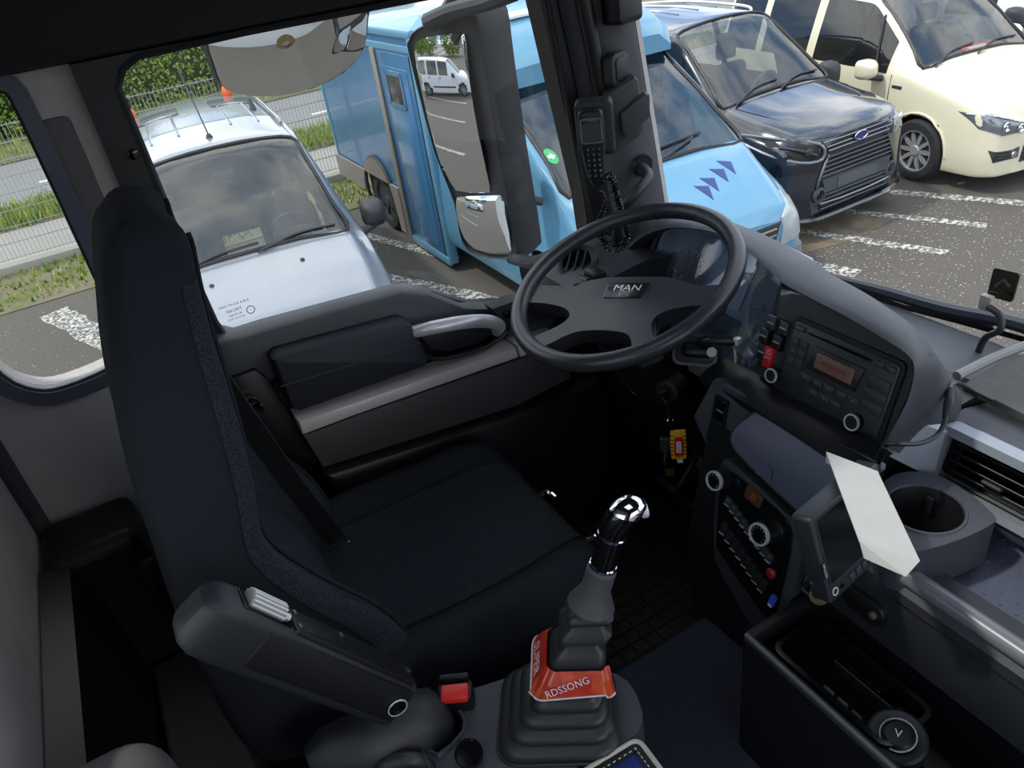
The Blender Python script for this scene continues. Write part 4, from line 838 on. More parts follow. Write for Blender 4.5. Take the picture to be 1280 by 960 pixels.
for k in range(18):
    e = u_ * math.cos(2 * PI * k / 18) + v_ * math.sin(2 * PI * k / 18); O('rib', box((c0 + c1) / 2 + e * .0145, ((c1 - c0).length * .94, .0022, .0022), 0, 2, Matrix((d_, e.cross(d_), e)).transposed()), WHITE, RW)
O('spindle', cyl(c1, AT(.104, 0, 0), .006, None, 14), WHITE, RW)
O('top_plate', prism(AT, rr(.108, -.024, .335, .022, .006), -.002, .0035, .002), BLACK, ar)
for a, b in ((.118, -.012), (.118, .014), (.2, .012), (.33, .0)): O('screw', lathe([(.005, 0), (.005, .002), (.002, .003)], AT(a, b, .003), AT.n, 12), mat('screw_steel', (110, 112, 116), .3, metal=.8), ar)
AS = Frame(Vector((-.088, .7115, .866)), d_, -t_, True)
if AS.n.y > 0: AS.n = -AS.n
O('side_plate', prism(AS, rr(.075, -.032, .335, .020, .004), -.003, .003, .002), BLACK, ar)
O('lock_button', lathe([(.013, 0), (.013, .004), (.0105, .0045), (.010, .002), (.002, .002)], AS(.325, -.005, .002), AS.n, 24), GLOSSB, ar)
O('button_ring', tube([AS(.325 + .0135 * math.cos(t), -.005 + .0135 * math.sin(t), .0055) for t in [2 * PI * k / 20 for k in range(20)]], .0012, 5, 1, True), SILV, ar)
O('hinge_fork', loft([[Vector((x, .755 + (y - .755) * s, .475 + (z - .475) * s + dz)) for y, z in ((.80, .42), (.805, .48), (.785, .53), (.74, .54), (.71, .51), (.705, .45), (.72, .41), (.76, .40))] for x, s, dz in ((-.05, .5, .03), (-.02, .85, .02), (.05, 1, .0), (.11, .95, -.01), (.145, .8, -.015), (.16, .45, -.02))]), DARK, seat, smooth=60)
# belt and its hardware
STRAP = mat('belt_webbing', (18, 19, 22), .7, bump=.5, bs=900)
P = [at(240, 418, Y=1.19), at(266, 466, Y=1.19), at(318, 540, Y=1.19), at(366, 606, Y=1.20), at(405, 656, Y=1.21), at(424, 680, Y=1.21)]
belt = T('seat_belt', 'black seat belt strap running down the far side of the backrest', 'seat belt', P[-1])
P = spl(P, 5); O('strap', loft([[p + Vector((-.02, .012, 0)), p + Vector((.02, -.012, .0)), p + Vector((.021, -.010, .0015)), p + Vector((-.019, .014, .0015))] for p in P]), STRAP, belt)
Q = spl([at(300, 452, Y=1.43), at(268, 440, Y=1.42), at(240, 420, Y=1.42), at(222, 330, Y=1.43)], 4)
O('upper_strap', loft([[p + Vector((-.018, 0, 0)), p + Vector((.018, 0, 0)), p + Vector((.018, .0015, 0)), p + Vector((-.018, .0015, 0))] for p in Q[4:]]), STRAP, belt)
O('belt_tongue', prism(Frame(P[-1] + Vector((0, -.004, -.012)), (1, -.3, 0), (0, 0, -1)), rr(-.022, -.02, .022, .02, .006), -.004, .004, .002), CHROME, belt)
bu = T('belt_buckle', 'black belt buckle with red release button beside the gear console', 'buckle', at(568, 862, Y=.75))
bc = at(568, 862, Y=.76); BK = Frame(bc, (.83, -.5, -.05), (-.1, .1, -.9))
O('buckle_body', box(bc - Vector((0, 0, .045)), (.055, .035, .09), .006, 2, Matrix.Rotation(-.5, 3, 'Z')), BLACK, bu)
O('release_button', box(bc + Vector((-.003, -.008, .002)), (.042, .028, .012), .003, 2, Matrix.Rotation(-.5, 3, 'Z')), mat('buckle_red', (225, 52, 44), .35), bu)
O('buckle_top', box(bc + Vector((.008, .016, .004)), (.046, .01, .012), .003, 2, Matrix.Rotation(-.5, 3, 'Z')), BLACK, bu)
# ================================================================ DASHBOARD
dash = T('dashboard', 'dark grey grained truck dashboard with hooded driver pod and shelf', 'dashboard', (1.0, .6, .3))
def P3(L): return [at(u, v, X=x) for u, v, x in L]
lip = P3([(752, 352, .97), (766, 334, .97), (783, 313, .98), (803, 296, .99), (830, 286, 1.0), (862, 285, 1.0), (897, 292, 1.0), (928, 309, .985), (957, 334, .945), (980, 355, .91), (1012, 372, .88), (1062, 398, .85), (1107, 425, .832), (1134, 443, .83), (1143, 461, .825), (1136, 495, .815), (1119, 531, .80), (1101, 564, .79)])
crest = P3([(748, 346, 1.02), (764, 324, 1.03), (781, 302, 1.05), (802, 284, 1.07), (830, 273, 1.09), (862, 270, 1.1), (900, 274, 1.1), (932, 284, 1.09), (965, 298, 1.06), (1010, 322, 1.02), (1040, 343, .98), (1088, 370, .94), (1137, 404, .91), (1161, 430, .90), (1175, 458, .89), (1168, 484, .875), (1142, 513, .85), (1113, 563, .825)])
back = [Vector((1.16 + .19 * min(1, k / 5), 1.43 - .062 * k, .665)) for k in range(13)] + [Vector((1.32, .63, .67)), Vector((1.2, .60, .68)), Vector((1.10, .58, .69)), Vector((1.03, .58, .70)), Vector((.985, .585, .70))]
inner = [p + Vector((.05, (.004 if i < 7 else .0 if i < 13 else .012), -.012 if i < 14 else 0)) for i, p in enumerate(lip)]
L_, C_, B_, I_ = (spl(x, 4) for x in (lip, crest, back, inner))
r1 = [a.lerp(b, .12) + Vector((-.001, 0, .006)) for a, b in zip(L_, C_)]; r2 = [a.lerp(b, .5) + Vector((0, 0, .008)) for a, b in zip(L_, C_)]
def mid(a, b, h, z): return Vector((a.x + (b.x - a.x) * h, a.y + (b.y - a.y) * h, a.z + (b.z - a.z) * z))
m1 = [mid(a, b, .14, .26) for a, b in zip(C_, B_)]; m2 = [mid(a, b, .42, .80) for a, b in zip(C_, B_)]
hood = O('pod_hood', loft([I_, [a + Vector((.006, 0, -.004)) for a in L_], L_, r1, r2, C_, m1, m2, B_], False, False), DASH, dash, smooth=50)
# pod face behind the radio
RF = Frame((.872, .760, .876), (0, -1, 0), (-.28, .09, -1))
def rp(L, F=RF): return [F.loc(u, v) for u, v in L]
PODF = mat('pod_face', (40, 42, 47), .5, bump=.3, bs=1100)
pf_ol = [(-.150, .100), (-.150, .03), (-.145, -.02), (-.11, -.024)] + rp([(1012, 371), (1062, 396), (1107, 424), (1135, 443), (1143, 462), (1133, 496), (1116, 532), (1096, 572)]) + [(-.06, .125)]
def podmap(a, b, c): return RF(a, b, c - .002 - 1.15 * max(0, -.045 - a))
O('pod_face', sheet(pf_ol, podmap, .012, .012), PODF, dash, smooth=40)
# cluster on a concave arc facing the driver
CCX, CCY, CR_ = .74, 1.13, .335
def CSF(s, h, c=0):
    f = s / CR_; r = CR_ - c; return Vector((CCX + r * math.cos(f) + h * .48, CCY + r * math.sin(f), .735 + h))
cl = T('instrument_cluster', 'reflection-tinted blue instrument cluster with two round dials behind the steering wheel', 'gauges', (1.05, 1.13, .64))
CLF = mat('cluster_face', (150, 162, 180), .35)  # bluish lightening of face and display stands in for lens reflections
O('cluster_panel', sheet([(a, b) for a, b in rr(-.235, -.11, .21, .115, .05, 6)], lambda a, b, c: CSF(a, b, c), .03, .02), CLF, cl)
O('cluster_rim', tube([CSF(a, b, .004) for a, b in rr(-.235, -.11, .21, .115, .05, 6)], .008, 8, 1, True), DARK, cl)
CLG = glassmat('cluster_lens', (.93, .94, .96), 1.6, .04, .12, (150, 170, 205))  # bluish film paints a reflected haze over the lens
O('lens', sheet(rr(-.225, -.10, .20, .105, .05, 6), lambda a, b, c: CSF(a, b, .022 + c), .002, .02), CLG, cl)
DIALM = mat('dial_dark', (92, 98, 110), .5)  # dark grey dials, lightened to paint in the light on them
def dial(s0, h0, r, nums, needle, sub=False):
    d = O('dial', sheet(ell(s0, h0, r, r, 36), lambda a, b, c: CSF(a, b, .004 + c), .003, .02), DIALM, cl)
    O('dial_ring', tube([CSF(s0 + r * math.cos(t), h0 + r * math.sin(t), .0065) for t in [2 * PI * k / 36 for k in range(36)]], .0016, 6, 1, True), PRINT, d)
    g = G(); n = 24
    for k in range(n + 1):
        t = math.radians(225 - 270 * k / n); L = .009 if k % 6 == 0 else .005; wv = .0009
        e = (math.cos(t), math.sin(t)); q = (-e[1], e[0]); pt = lambda rr_, w2: CSF(s0 - (e[0] * rr_ + q[0] * w2), h0 + e[1] * rr_ + q[1] * w2, .0062)
        g += quadf(pt(r * .94 - L, -wv), pt(r * .94, -wv), pt(r * .94, wv), pt(r * .94 - L, wv))
    O('dial_ticks', g, PRINT, d, smooth=0)
    g = G(); c0 = CSF(s0, h0, .006); ex = CSF(s0 - .01, h0, .006) - c0; ey = CSF(s0, h0 - .01, .006) - c0; DF_ = Frame(c0, ex, ey)
    for k, tx in enumerate(nums):
        t = math.radians(225 - 270 * k / (len(nums) - 1)); g += text(DF_, tx, r * .2, math.cos(t) * r * .68, -math.sin(t) * r * .68, .0008)
    O('dial_numbers', g, PRINTG, d, smooth=0)
    t = math.radians(needle); O('needle', tube([DF_(-math.cos(t) * .01, math.sin(t) * .01, .004), DF_(math.cos(t) * r * .82, -math.sin(t) * r * .82, .004)], [.0018, .0009], 6, 0), PRINT if not sub else mat('needle_orange', (220, 110, 40), .4), d)
    O('needle_hub', lathe([(.006, 0), (.006, .003), (.002, .004)], DF_(0, 0, .003), DF_.n, 14), BLACK, d)
dial(.128, .0, .056, ('5', '10', '15', '20', '25'), 145)
dial(-.145, .01, .062, ('0', '20', '40', '60', '80', '100', '125'), 205, True)
O('display', sheet(rr(-.06, -.03, .055, .075, .006), lambda a, b, c: CSF(a, b, .006 + c), .004, .03), mat('cluster_display', (165, 185, 215), .3), cl)
O('warning_strip', sheet(rr(-.08, -.09, .07, -.045, .006), lambda a, b, c: CSF(a, b, .006 + c), .004, .03), GLOSSB, cl)
O('odometer_window', sheet(rr(-.168, -.03, -.128, -.012, .003), lambda a, b, c: CSF(a, b, .0075 + c), .002, .02), mat('odometer_lcd', (120, 124, 122), .4), cl)
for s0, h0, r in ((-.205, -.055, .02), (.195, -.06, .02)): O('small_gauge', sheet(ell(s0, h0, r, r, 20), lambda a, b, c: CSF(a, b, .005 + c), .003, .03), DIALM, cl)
# ---- radio
ra = T('car_radio', 'black radio with red lettered display and two silver ringed knobs', 'radio', RF(.09, .12))
A0, B0 = RF.loc(996, 401); A1, B1 = RF.loc(1097, 550)
A0, A1, B0, B1 = .0, .192, .0, .118
RADM = mat('radio_face', (34, 37, 41), .4, bump=.15, bs=1200)
O('radio_frame', frame_ring(RF, rr(A0 - .006, B0 - .006, A1 + .006, B1 + .006, .012), .006, -.002, .003), BLACK, ra)
O('faceplate', prism(RF, rr(A0, B0, A1, B1, .008), -.004, .005, .002), RADM, ra)
O('cd_slot', prism(RF, rr(.030, .0085, .148, .0135, .002), .004, .0056, .0003), GLOSSB, ra)
O('bezel', prism(RF, [(.050, .026), (.142, .026), (.136, .066), (.044, .066)], .004, .008, .002), BLACK, ra)
O('display', prism(RF, rr(.058, .033, .128, .058, .002), .006, .0086, .0003), mat('radio_lcd', (98, 70, 66), .4, emit=.03), ra)
O('display_text', text(RF, 'PAUZOTE ?', .0105, .097, .046, .0092, sx=1.0), mat('lcd_red', (86, 22, 24), .5, emit=.04), ra, smooth=0)
def rknob(F, a, b, r, par, h=.014):
    k = O('knob', lathe([(r, 0), (r, h * .8), (r * .93, h)], F(a, b, .003), F.n, 28), BLACK, par)
    O('knob_ring', lathe([(r * .98, h * .75), (r * 1.0, h * .92), (r * .94, h * 1.06), (r * .8, h * 1.06), (r * .74, h * .9)], F(a, b, .003), F.n, 28), SILV, k)
    O('knob_face', lathe([(r * .76, h * .8), (r * .7, h * .98), (.001, h * 1.0)], F(a, b, .003), F.n, 24), GLOSSB, k)
rknob(RF, *RF.loc(972, 468), .0125, ra); rknob(RF, *RF.loc(1073, 526), .0135, ra)
BTN = mat('radio_button', (44, 47, 51), .45)
def btn(F, a0, b0, a1, b1, par, tx=None, m=None, c=.005, ts=.005, name='button'):
    o = O(name, prism(F, rr(a0, b0, a1, b1, .0015, 3), c - .002, c + .0022, .0008), m or BTN, par)
    if tx: O('button_mark', text(F, tx, ts, (a0 + a1) / 2, (b0 + b1) / 2, c + .0027), PRINTG, o, smooth=0)
btn(RF, .004, .005, .024, .015, ra, 'MAN'); btn(RF, .152, .006, .168, .0155, ra, '^'); btn(RF, .171, .006, .187, .0155, ra, 'TP')
for k in range(3):
    btn(RF, .006, .026 + k * .016, .019, .040 + k * .016, ra, ('+', '2', '-')[k]); btn(RF, .021, .026 + k * .016, .036, .040 + k * .016, ra, ('.', '1', '.')[k])
    btn(RF, .150, .030 + k * .019, .187, .047 + k * .019, ra, ('< ^', '< o', '<')[k])
for k in range(5): btn(RF, .038 + k * .0225, .074, .0585 + k * .0225, .085, ra, 'FM AM CD SC AS'.split()[k])
for k in range(3): btn(RF, .058 + k * .022, .092, .078 + k * .022, .102, ra, '<<,||,>>'.split(',')[k])
# ---- switch bank left of the radio
def psw(u, v, w2, h2, name, m, par=dash, F=RF, tx=None, c=0):
    a, b = F.loc(u, v); o = O(name, prism(F, rr(a - w2, b - h2, a + w2, b + h2, .002, 3), -.004, .006, .002), m, par)
    O('indicator', prism(F, rr(a - w2 * .7, b - .001, a + w2 * .7, b + .0015, .0006, 2), .005, .0068), PRINTG, o)
    if tx: O('switch_mark', text(F, tx, .009, a, b - h2 * .5, .0066), PRINT, o, smooth=0)
    return o
a, b = RF.loc(970, 416); O('switch_frame', prism(RF, rr(a - .022, b - .026, a + .022, b + .026, .003), -.004, .002, .001), GLOSSB, dash)
psw(966, 403, .0092, .0115, 'rocker_switch', DARK); psw(982, 410, .0092, .0115, 'rocker_switch', DARK); psw(957, 419, .0092, .0115, 'rocker_switch', BLACK); psw(973, 427, .0092, .0115, 'rocker_switch', BLACK)
psw(954, 439, .0088, .014, 'rocker_switch', BLACK)
hz = psw(962, 446, .009, .018, 'hazard_switch', mat('hazard_red', (186, 28, 38), .35))
a, b = RF.loc(964, 440); O('hazard_triangle', tube([RF(a, b - .005, .0066), RF(a + .005, b + .003, .0066), RF(a - .005, b + .003, .0066)], .0006, 5, 0, True), PRINT, hz)
# ---- ledge under the radio
lg = [at(u, v, X=x) for u, v, x in ((890, 456, .835), (927, 476, .822), (997, 516, .812), (1057, 553, .805), (1098, 580, .80))]
lf = [p + Vector((-.03, 0, -.012)) for p in lg]; ll = [p + Vector((-.026, 0, -.028)) for p in lg]; lb = [p + Vector((.02, 0, -.03)) for p in lg]
O('ledge', loft([spl(x, 3) for x in ([p + Vector((.03, 0, .004)) for p in lg], lg, lf, ll, lb)], False, False), mat('ledge_black', (26, 28, 32), .3), dash, smooth=40)
# ---- centre stack body, knee panel, lower dash
O('centre_stack', loft([[Vector((x, y, z)) for x, z in ((1.1, .74), (.80, .74), (.775, .64), (.745, .50), (.72, .38), (.74, .2), (1.1, .2))] for y in (.86, .82, .70, .565)]), BLACK, dash)
O('knee_panel', loft([[Vector((x, y, z)) for x, z in ((1.15, .62), (1.0, .64), (.93, .60), (.95, .56), (1.05, .44), (1.25, .42))] for y in (1.46, 1.3, 1.1, .84)]), BLACK, dash)
O('dash_top', loft([[Vector((x, y, z)) for x, z in ((.99, .735), (1.03, .735), (1.12, .712), (1.25, .685), (wsx(y, .62) - .03, .655), (wsx(y, .62) - .03, .5), (.99, .5))] for y in (.56, .4, .2, 0, -.3, -.58)]), DASH, dash, smooth=40)
# left corner with round outlet
O('corner_block', loft([[Vector((x, y, z)) for x, z in ((.80, .70), (.80, .755), (.82, .772), (.88, .782), (.97, .79), (1.1, .77), (1.1, .68))] for y in (1.47, 1.44, 1.36, 1.27)]), DASH, dash)
rv = O('round_outlet', lathe([(.047, -.02), (.047, .004), (.040, .010), (.034, .004), (.033, -.012), (.002, -.014)], at(721, 328, Y=1.385), (-.45, -.35, .82), 32), DARK, dash)
u_, v_, n_ = basis((-.45, -.35, .82)); c0 = at(721, 328, Y=1.385)
for k in (-1, 0, 1): O('outlet_slat', box(c0 + u_ * k * .018, (.004, .058, .016), .001, 1, Matrix((u_, v_, n_)).transposed()), BLACK, rv)
O('small_switch', box(at(744, 345, Y=1.31) + Vector((.0, 0, .004)), (.03, .05, .02), .004), BLACK, dash)
# ---- panel with one rocker left of the storage lid
SP = Frame(at(900, 515, X=.79), (0, -1, 0), (-.2, .0, -1))
O('side_panel', prism(SP, rp([(868, 520), (893, 474), (925, 490), (962, 511), (938, 523), (922, 540), (918, 562), (906, 586), (890, 570)], SP), -.05, .004, .004), DASH, dash)
o = psw(903, 513, .011, .021, 'rocker_switch', GLOSSB, dash, SP); a, b = SP.loc(903, 513); O('rocker_frame', frame_ring(SP, rr(a - .017, b - .027, a + .017, b + .027, .004), .005, .003, .007), BLACK, dash)
# ---- storage lid
q0, q1, q2 = at(960, 510, X=.80), at(1098, 578, X=.80), at(1010, 652, X=.742)
LF_ = Frame(q0, q1 - q0, q2 - (q0 + q1) / 2)
lo_ = rp([(958, 511), (1000, 531), (1050, 555), (1100, 580), (1086, 598), (1062, 612), (1036, 632), (1012, 651), (988, 630), (955, 597), (926, 566), (919, 551), (923, 536), (938, 522)], LF_)
bx_ = [p[0] for p in lo_]; by_ = [p[1] for p in lo_]
def lidmap(a, b, c):
    t = (b - min(by_)) / (max(by_) - min(by_)); s = (a - min(bx_)) / (max(bx_) - min(bx_)); return LF_(a, b, c + .030 * math.sin(PI * min(1, max(0, .15 + .75 * t))) * (1 - .25 * (2 * s - 1) ** 2) - .012)
ld = O('storage_lid', sheet(smooth2(lo_, 3), lidmap, .012, .012), LID, dash, smooth=60)
O('lid_seam', tube([lidmap(a, b, .0) for a, b in smooth2(lo_, 3)], .0016, 6, 1, True), BLACK, ld)
a, b = LF_.loc(962, 588)
O('lid_latch', sheet([(p[0] + a, p[1] + b) for p in rr(-.018, -.012, .018, .012, .006)], lambda a, b, c: lidmap(a, b, .004 + c), .006, .006), LID, ld)
# ---- climate panel
CF = Frame((.742, .782, .630), (0, -1, -.12), (-.30, -.03, -1))
cp = T('climate_panel', 'black climate control panel with two chrome ringed knobs and key rows', 'controls', CF(.07, .16))
O('panel_frame', prism(CF, smooth2(rp([(907, 573), (925, 585), (955, 612), (985, 642), (1008, 658), (1000, 715), (985, 765), (962, 793), (940, 782), (915, 740), (894, 697), (894, 640), (899, 592)], CF), 2), -.03, .004, .004), DARK, cp)
O('panel_face', prism(CF, smooth2(rp([(908, 585), (930, 598), (960, 624), (984, 646), (994, 668), (986, 715), (972, 768), (962, 774), (935, 738), (902, 690), (898, 675), (902, 610)], CF), 2), .0, .006, .002), GLOSSB, cp)
def cknob(u, v, r):
    a, b = CF.loc(u, v); k = O('knob', lathe([(r, 0), (r, .02), (r * .95, .024)], CF(a, b, .005), CF.n, 30), BLACK, cp)
    O('knob_ring', lathe([(r * .97, .020), (r * 1.02, .0245), (r * .96, .028), (r * .84, .028), (r * .8, .024)], CF(a, b, .005), CF.n, 30), SILV, k)
    O('knob_face', lathe([(r * .82, .022), (r * .78, .026), (.001, .0265)], CF(a, b, .005), CF.n, 26), GLOSSB, k)
    g = G()
    for j in range(9): t = math.radians(-210 + 240 * j / 8); g += quadf(*[CF(a + math.cos(t) * q + math.sin(t) * s_, b + math.sin(t) * q - math.cos(t) * s_, .0322) for q, s_ in ((r * .56, -.0007), (r * .7, -.0007), (r * .7, .0007), (r * .56, .0007))])
    O('knob_marks', g, PRINTG, k, smooth=0)
cknob(908, 597, .0175); cknob(964, 663, .0195)
a, b = CF.loc(945, 620); O('display', prism(CF, rr(a - .018, b - .012, a + .018, b + .012, .002), .004, .0072, .0005), mat('climate_lcd', (66, 46, 34), .25, emit=.05), cp)
O('display_digits', text(CF, '22', .012, a, b, .0078), mat('lcd_amber', (150, 70, 30), .5, emit=.1), cp, smooth=0)
for k in range(9):
    t = k / 8; u, v = 914 + (965 - 914) * t, 626 + (696 - 626) * t; a, b = CF.loc(u, v)
    o = O('climate_key', prism(CF, rr(a - .0068, b - .009, a + .0068, b + .009, .0015), .004, .0085, .001), DARK, cp)
    O('key_bar', prism(CF, rr(a - .0055, b + .006, a + .0055, b + .0085, .0008, 2), .008, .0095), mat('key_bar_amber', (214, 150, 120), .5) if k == 5 else PRINTG, o)
    O('key_mark', text(CF, 'AC,<>,=>,*,/\\,o,^,~,#'.split(',')[k], .006, a, b - .003, .009), PRINTG, o, smooth=0)
for k in range(8):
    t = k / 7; u, v = 908 + (956 - 908) * t, 660 + (731 - 660) * t; a, b = CF.loc(u, v)
    o = O('blank_switch', prism(CF, rr(a - .0075, b - .013, a + .0075, b + .013, .0015), .004, .0078, .001), BLACK, cp); O('key_bar', prism(CF, rr(a - .006, b + .0095, a + .006, b + .0115, .0008, 2), .0075, .0086), PRINTG, o)
a, b = CF.loc(968, 715); O('red_button', lathe([(.0085, 0), (.0085, .006), (.006, .008), (.001, .0085)], CF(a, b, .005), CF.n, 20), mat('dull_red_button', (120, 26, 30), .3), cp)
a, b = CF.loc(969, 750); bt = O('blue_key', prism(CF, rr(a - .006, b - .012, a + .006, b + .012, .003), .004, .009, .001), mat('blue_key', (52, 78, 196), .3), cp); O('key_tip', prism(CF, rr(a - .004, b + .007, a + .004, b + .011, .001), .008, .0095), PRINT, bt)
# ---- vent panel on the right
VF = Frame(at(1190, 535, X=.955), (0, -1, 0), (-.22, 0, -1))
vp = T('air_vent', 'silver framed rectangular air vent in the dashboard above the shelf', 'air vent', VF(.2, .09))
VM = mat('vent_panel_grey', (146, 151, 160), .4, metal=.2, bump=.2, bs=900)
vl = rp([(1132, 522), (1181, 541), (1163, 597), (1100, 566)], VF)
we = [at(1131, 521, X=.872), at(1182, 541, X=.935), at(1166, 598, X=.918), at(1103, 566, X=.842)]
O('end_panel', loft([we, [q + Vector((.02, .004, -.004)) for q in we]]), VM, vp, smooth=20)
a0, b0 = VF.loc(1172, 597)
O('surround', frame_ring(VF, [(-.02 + p * 0 + q0_, w0) for q0_, w0, p in [(x, y, 0) for x, y in rr(.002, -.006, .42, b0 + .012, .02)]], .014, -.02, .012), VM, vp)
O('vent_back', prism(VF, rr(-.012, .0, .40, b0 + .006, .01), -.035, -.02), GLOSSB, vp)
for k in range(6):
    b = .008 + k * (b0 - .006) / 5.4; O('slat', box(VF(.205, b, -.006), (.385, .003, .018), .001, 1, Matrix((VF.ex, (VF.ey * .8 + VF.n * .6), (VF.n * .8 - VF.ey * .6))).transposed()), BLACK, vp)
a, b = VF.loc(1243, 606); O('slider', box(VF(a, b, .006), (.03, .006, .01), .002, 1, VF.mtx()), DARK, vp)
O('vent_bottom', bb(.93, .97, -.1, .52, .63, .662, .006), DASH, vp)
# ---- cup holder
ch = T('cup_holder', 'grey moulded cup holder block with a deep round well', 'cup holder', (.80, .48, .60))
hole = ell(.828, .474, .052, .052, 36)
co = [(p.x, p.y) for p in (at(u, v, Z=.70) for u, v in ((1094, 628), (1102, 606), (1124, 591), (1165, 592), (1205, 612), (1239, 640), (1243, 652), (1215, 668), (1170, 684), (1130, 690), (1100, 670)))]
co = smooth2(co, 3)
O('block', sheet(co, lambda a, b, c: Vector((a, b, .70 + c)), .075, .012, [hole]), DASH, ch, smooth=40)
O('well', lathe([(.052, 0), (.050, -.004), (.046, -.10), (.04, -.108), (.001, -.108)], (.828, .474, .70), (0, 0, 1), 36, False), BLACK, ch)
O('rim', tube([Vector((x, y, .70)) for x, y in hole], .003, 6, 1, True), DASH, ch)
O('grip_tab', box((.868, .492, .672), (.006, .012, .03), .002), DARK, ch); O('grip_tab', box((.80, .44, .66), (.012, .006, .02), .002), DARK, ch)
# ---- shelf, its rounded edge, glove panel
O('shelf_tray', loft([[Vector((x, y, z)) for x, z in ((.765, .645), (.775, .615), (.80, .604), (.96, .612), (.975, .66), (.975, .56), (.765, .56))] for y in (.455, .3, 0, -.58)]), LID, dash)
g = G()
for i in range(10):
    for j in range(34): g += lathe([(.0022, 0), (.0015, .001), (.0002, .0013)], (.785 + i * .018, .43 - j * .022 - (i % 2) * .011, .6055 + i * .00065), (0, 0, 1), 6)
O('tray_nubs', g, LID, dash, kind='stuff')
O('shelf_edge', tube([(.752, .47, .648), (.752, .3, .648), (.752, .0, .648), (.752, -.58, .648)], .014, 14, 2), mat('shelf_edge_grey', (104, 104, 110), .32), dash)
O('glove_panel', loft([[Vector((x, y, z)) for x, z in ((.752, .64), (.738, .625), (.735, .60), (.742, .50), (.77, .47), (.80, .64))] for y in (.56, .3, 0, -.58)]), DARK, dash)
O('panel_seam', tube([(.7365, .44, .608), (.7365, .2, .608), (.7365, -.5, .608)], .0022, 6, 2), GLOSSB, dash)
O('shelf_left_wall', bb(.77, .98, .455, .57, .50, .585, .01), DASH, dash)
# ---- open drawer tray
dt = T('drawer_tray', 'black pulled out drawer tray with socket and lighter', 'tray', (.66, .4, .40))
O('front_wall', loft([[Vector((x, y, z)) for x, z in ((.592, .20), (.592, .492), (.598, .500), (.606, .498), (.612, .48), (.625, .2))] for y in (.575, .3, -.3)]), BLACK, dt)
O('tray_edge', tube([(.597, .575, .5), (.597, .2, .5), (.597, -.3, .5)], .004, 8, 2), mat('tray_edge_grey', (92, 94, 98), .4), dt)
O('tray_floor', bb(.60, .745, -.3, .58, .425, .435), GLOSSB, dt); O('end_wall', bb(.60, .74, .565, .58, .43, .50, .003), BLACK, dt)
TF = Frame((.672, .40, .468), (0, -1, 0), (-1, 0, 0)); TF.n = Vector((0, 0, 1))
O('bin_frame', frame_ring(TF, rr(-.15, -.052, .06, .05, .02), .008, -.03, .012), GLOSSB, dt)
O('bin_bottom', prism(TF, rr(-.148, -.05, .058, .048, .02), -.032, -.028), GLOSSB, dt)
O('divider', box(TF(-.03, -.012, -.01), (.10, .004, .035), .001, 1, TF.mtx()), BLACK, dt)
O('ash_flap', box(TF(-.06, -.03, .004), (.11, .03, .004), .001, 1, Matrix.Rotation(.3, 3, 'Y') @ TF.mtx()), GLOSSB, dt)
O('lighter', cyl(TF(.02, -.03, -.01), TF(.045, -.015, .004), .008, None, 16, .001), CHROME, dt)
for k in range(3): O('clip', box(TF(-.06 + k * .025, .02, -.02), (.004, .018, .008), .001), mat('clip_grey', (110, 112, 114), .4), dt)
sc = at(1122, 922, Z=.472)
so = O('power_socket', lathe([(.038, -.02), (.038, .004), (.034, .008), (.024, .004), (.023, -.02), (.002, -.021)], sc, (-.25, -.1, 1), 32), DARK, dt)
O('socket_plug', lathe([(.0205, -.015), (.0205, .008), (.016, .013), (.001, .0135)], sc, (-.25, -.1, 1), 28), BLACK, so)
O('socket_ring', tube([sc + Vector((.0225 * math.cos(t), .0225 * math.sin(t), .006 + .0055 * math.cos(t))) for t in [2 * PI * k / 24 for k in range(24)]], .0012, 6, 1, True), SILV, so)
SFm = Frame(sc + Vector((-.004, -.002, .0142)), (.55, -.83, .0), (-.83, -.55, -.2)); O('socket_mark', text(SFm, 'V', .016, 0, 0, .001), PRINT, so, smooth=0)
O('tray_divider', bb(.62, .73, .14, .15, .435, .49, .002), BLACK, dt)
O('lower_cover', bb(.61, .78, -.3, .57, .0, .425, .01), BLACK, dt)
# ================================================================ STEERING WHEEL AND COLUMN
def bevel(o, w_, seg=3, ang=35):
    md = o.modifiers.new('bevel', 'BEVEL'); md.width = w_; md.segments = seg; md.limit_method = 'ANGLE'; md.angle_limit = math.radians(ang); return o
ti = .335; W0 = Frame((.792, 1.118, .850), (0, -1, 0), (-math.cos(ti), 0, -math.sin(ti)))
rt = math.radians(27.5); WF = Frame(W0.o, W0.ex * math.cos(rt) - W0.ey * math.sin(rt), W0.ex * math.sin(rt) + W0.ey * math.cos(rt))
sw_ = T('steering_wheel', 'large black four spoke truck steering wheel turned slightly left', 'steering wheel', WF(0, 0, -.06))
RC = .219
O('rim', tube([WF(RC * math.cos(t), RC * math.sin(t)) for t in [2 * PI * k / 72 for k in range(72)]], .0168, 18, 1, True), LEATH, sw_)
def hubc(a, b):
    r = min(1, math.hypot(a, b) / .215); return -.034 * (1 - r ** 1.6) + .012 * math.exp(-((a / .09) ** 2 + ((b - .03) / .06) ** 2)) - .002
half = [(0, -.048), (.06, -.044), (.10, -.030), (.15, -.006), (.205, .006), (.213, .030), (.208, .058), (.165, .052), (.125, .054), (.100, .066), (.092, .085), (.102, .112), (.128, .148), (.140, .165), (.122, .180), (.104, .188), (.088, .166), (.068, .134), (.045, .118), (0, .112)]
ho = half + [(-a, b) for a, b in half[-2:0:-1]]
hp = bevel(O('hub_pad', sheet(smooth2(ho, 3), lambda a, b, c: WF(a, b, hubc(a, b) + c), .032, .012), LEATH, sw_, smooth=60), .009, 4, 45)
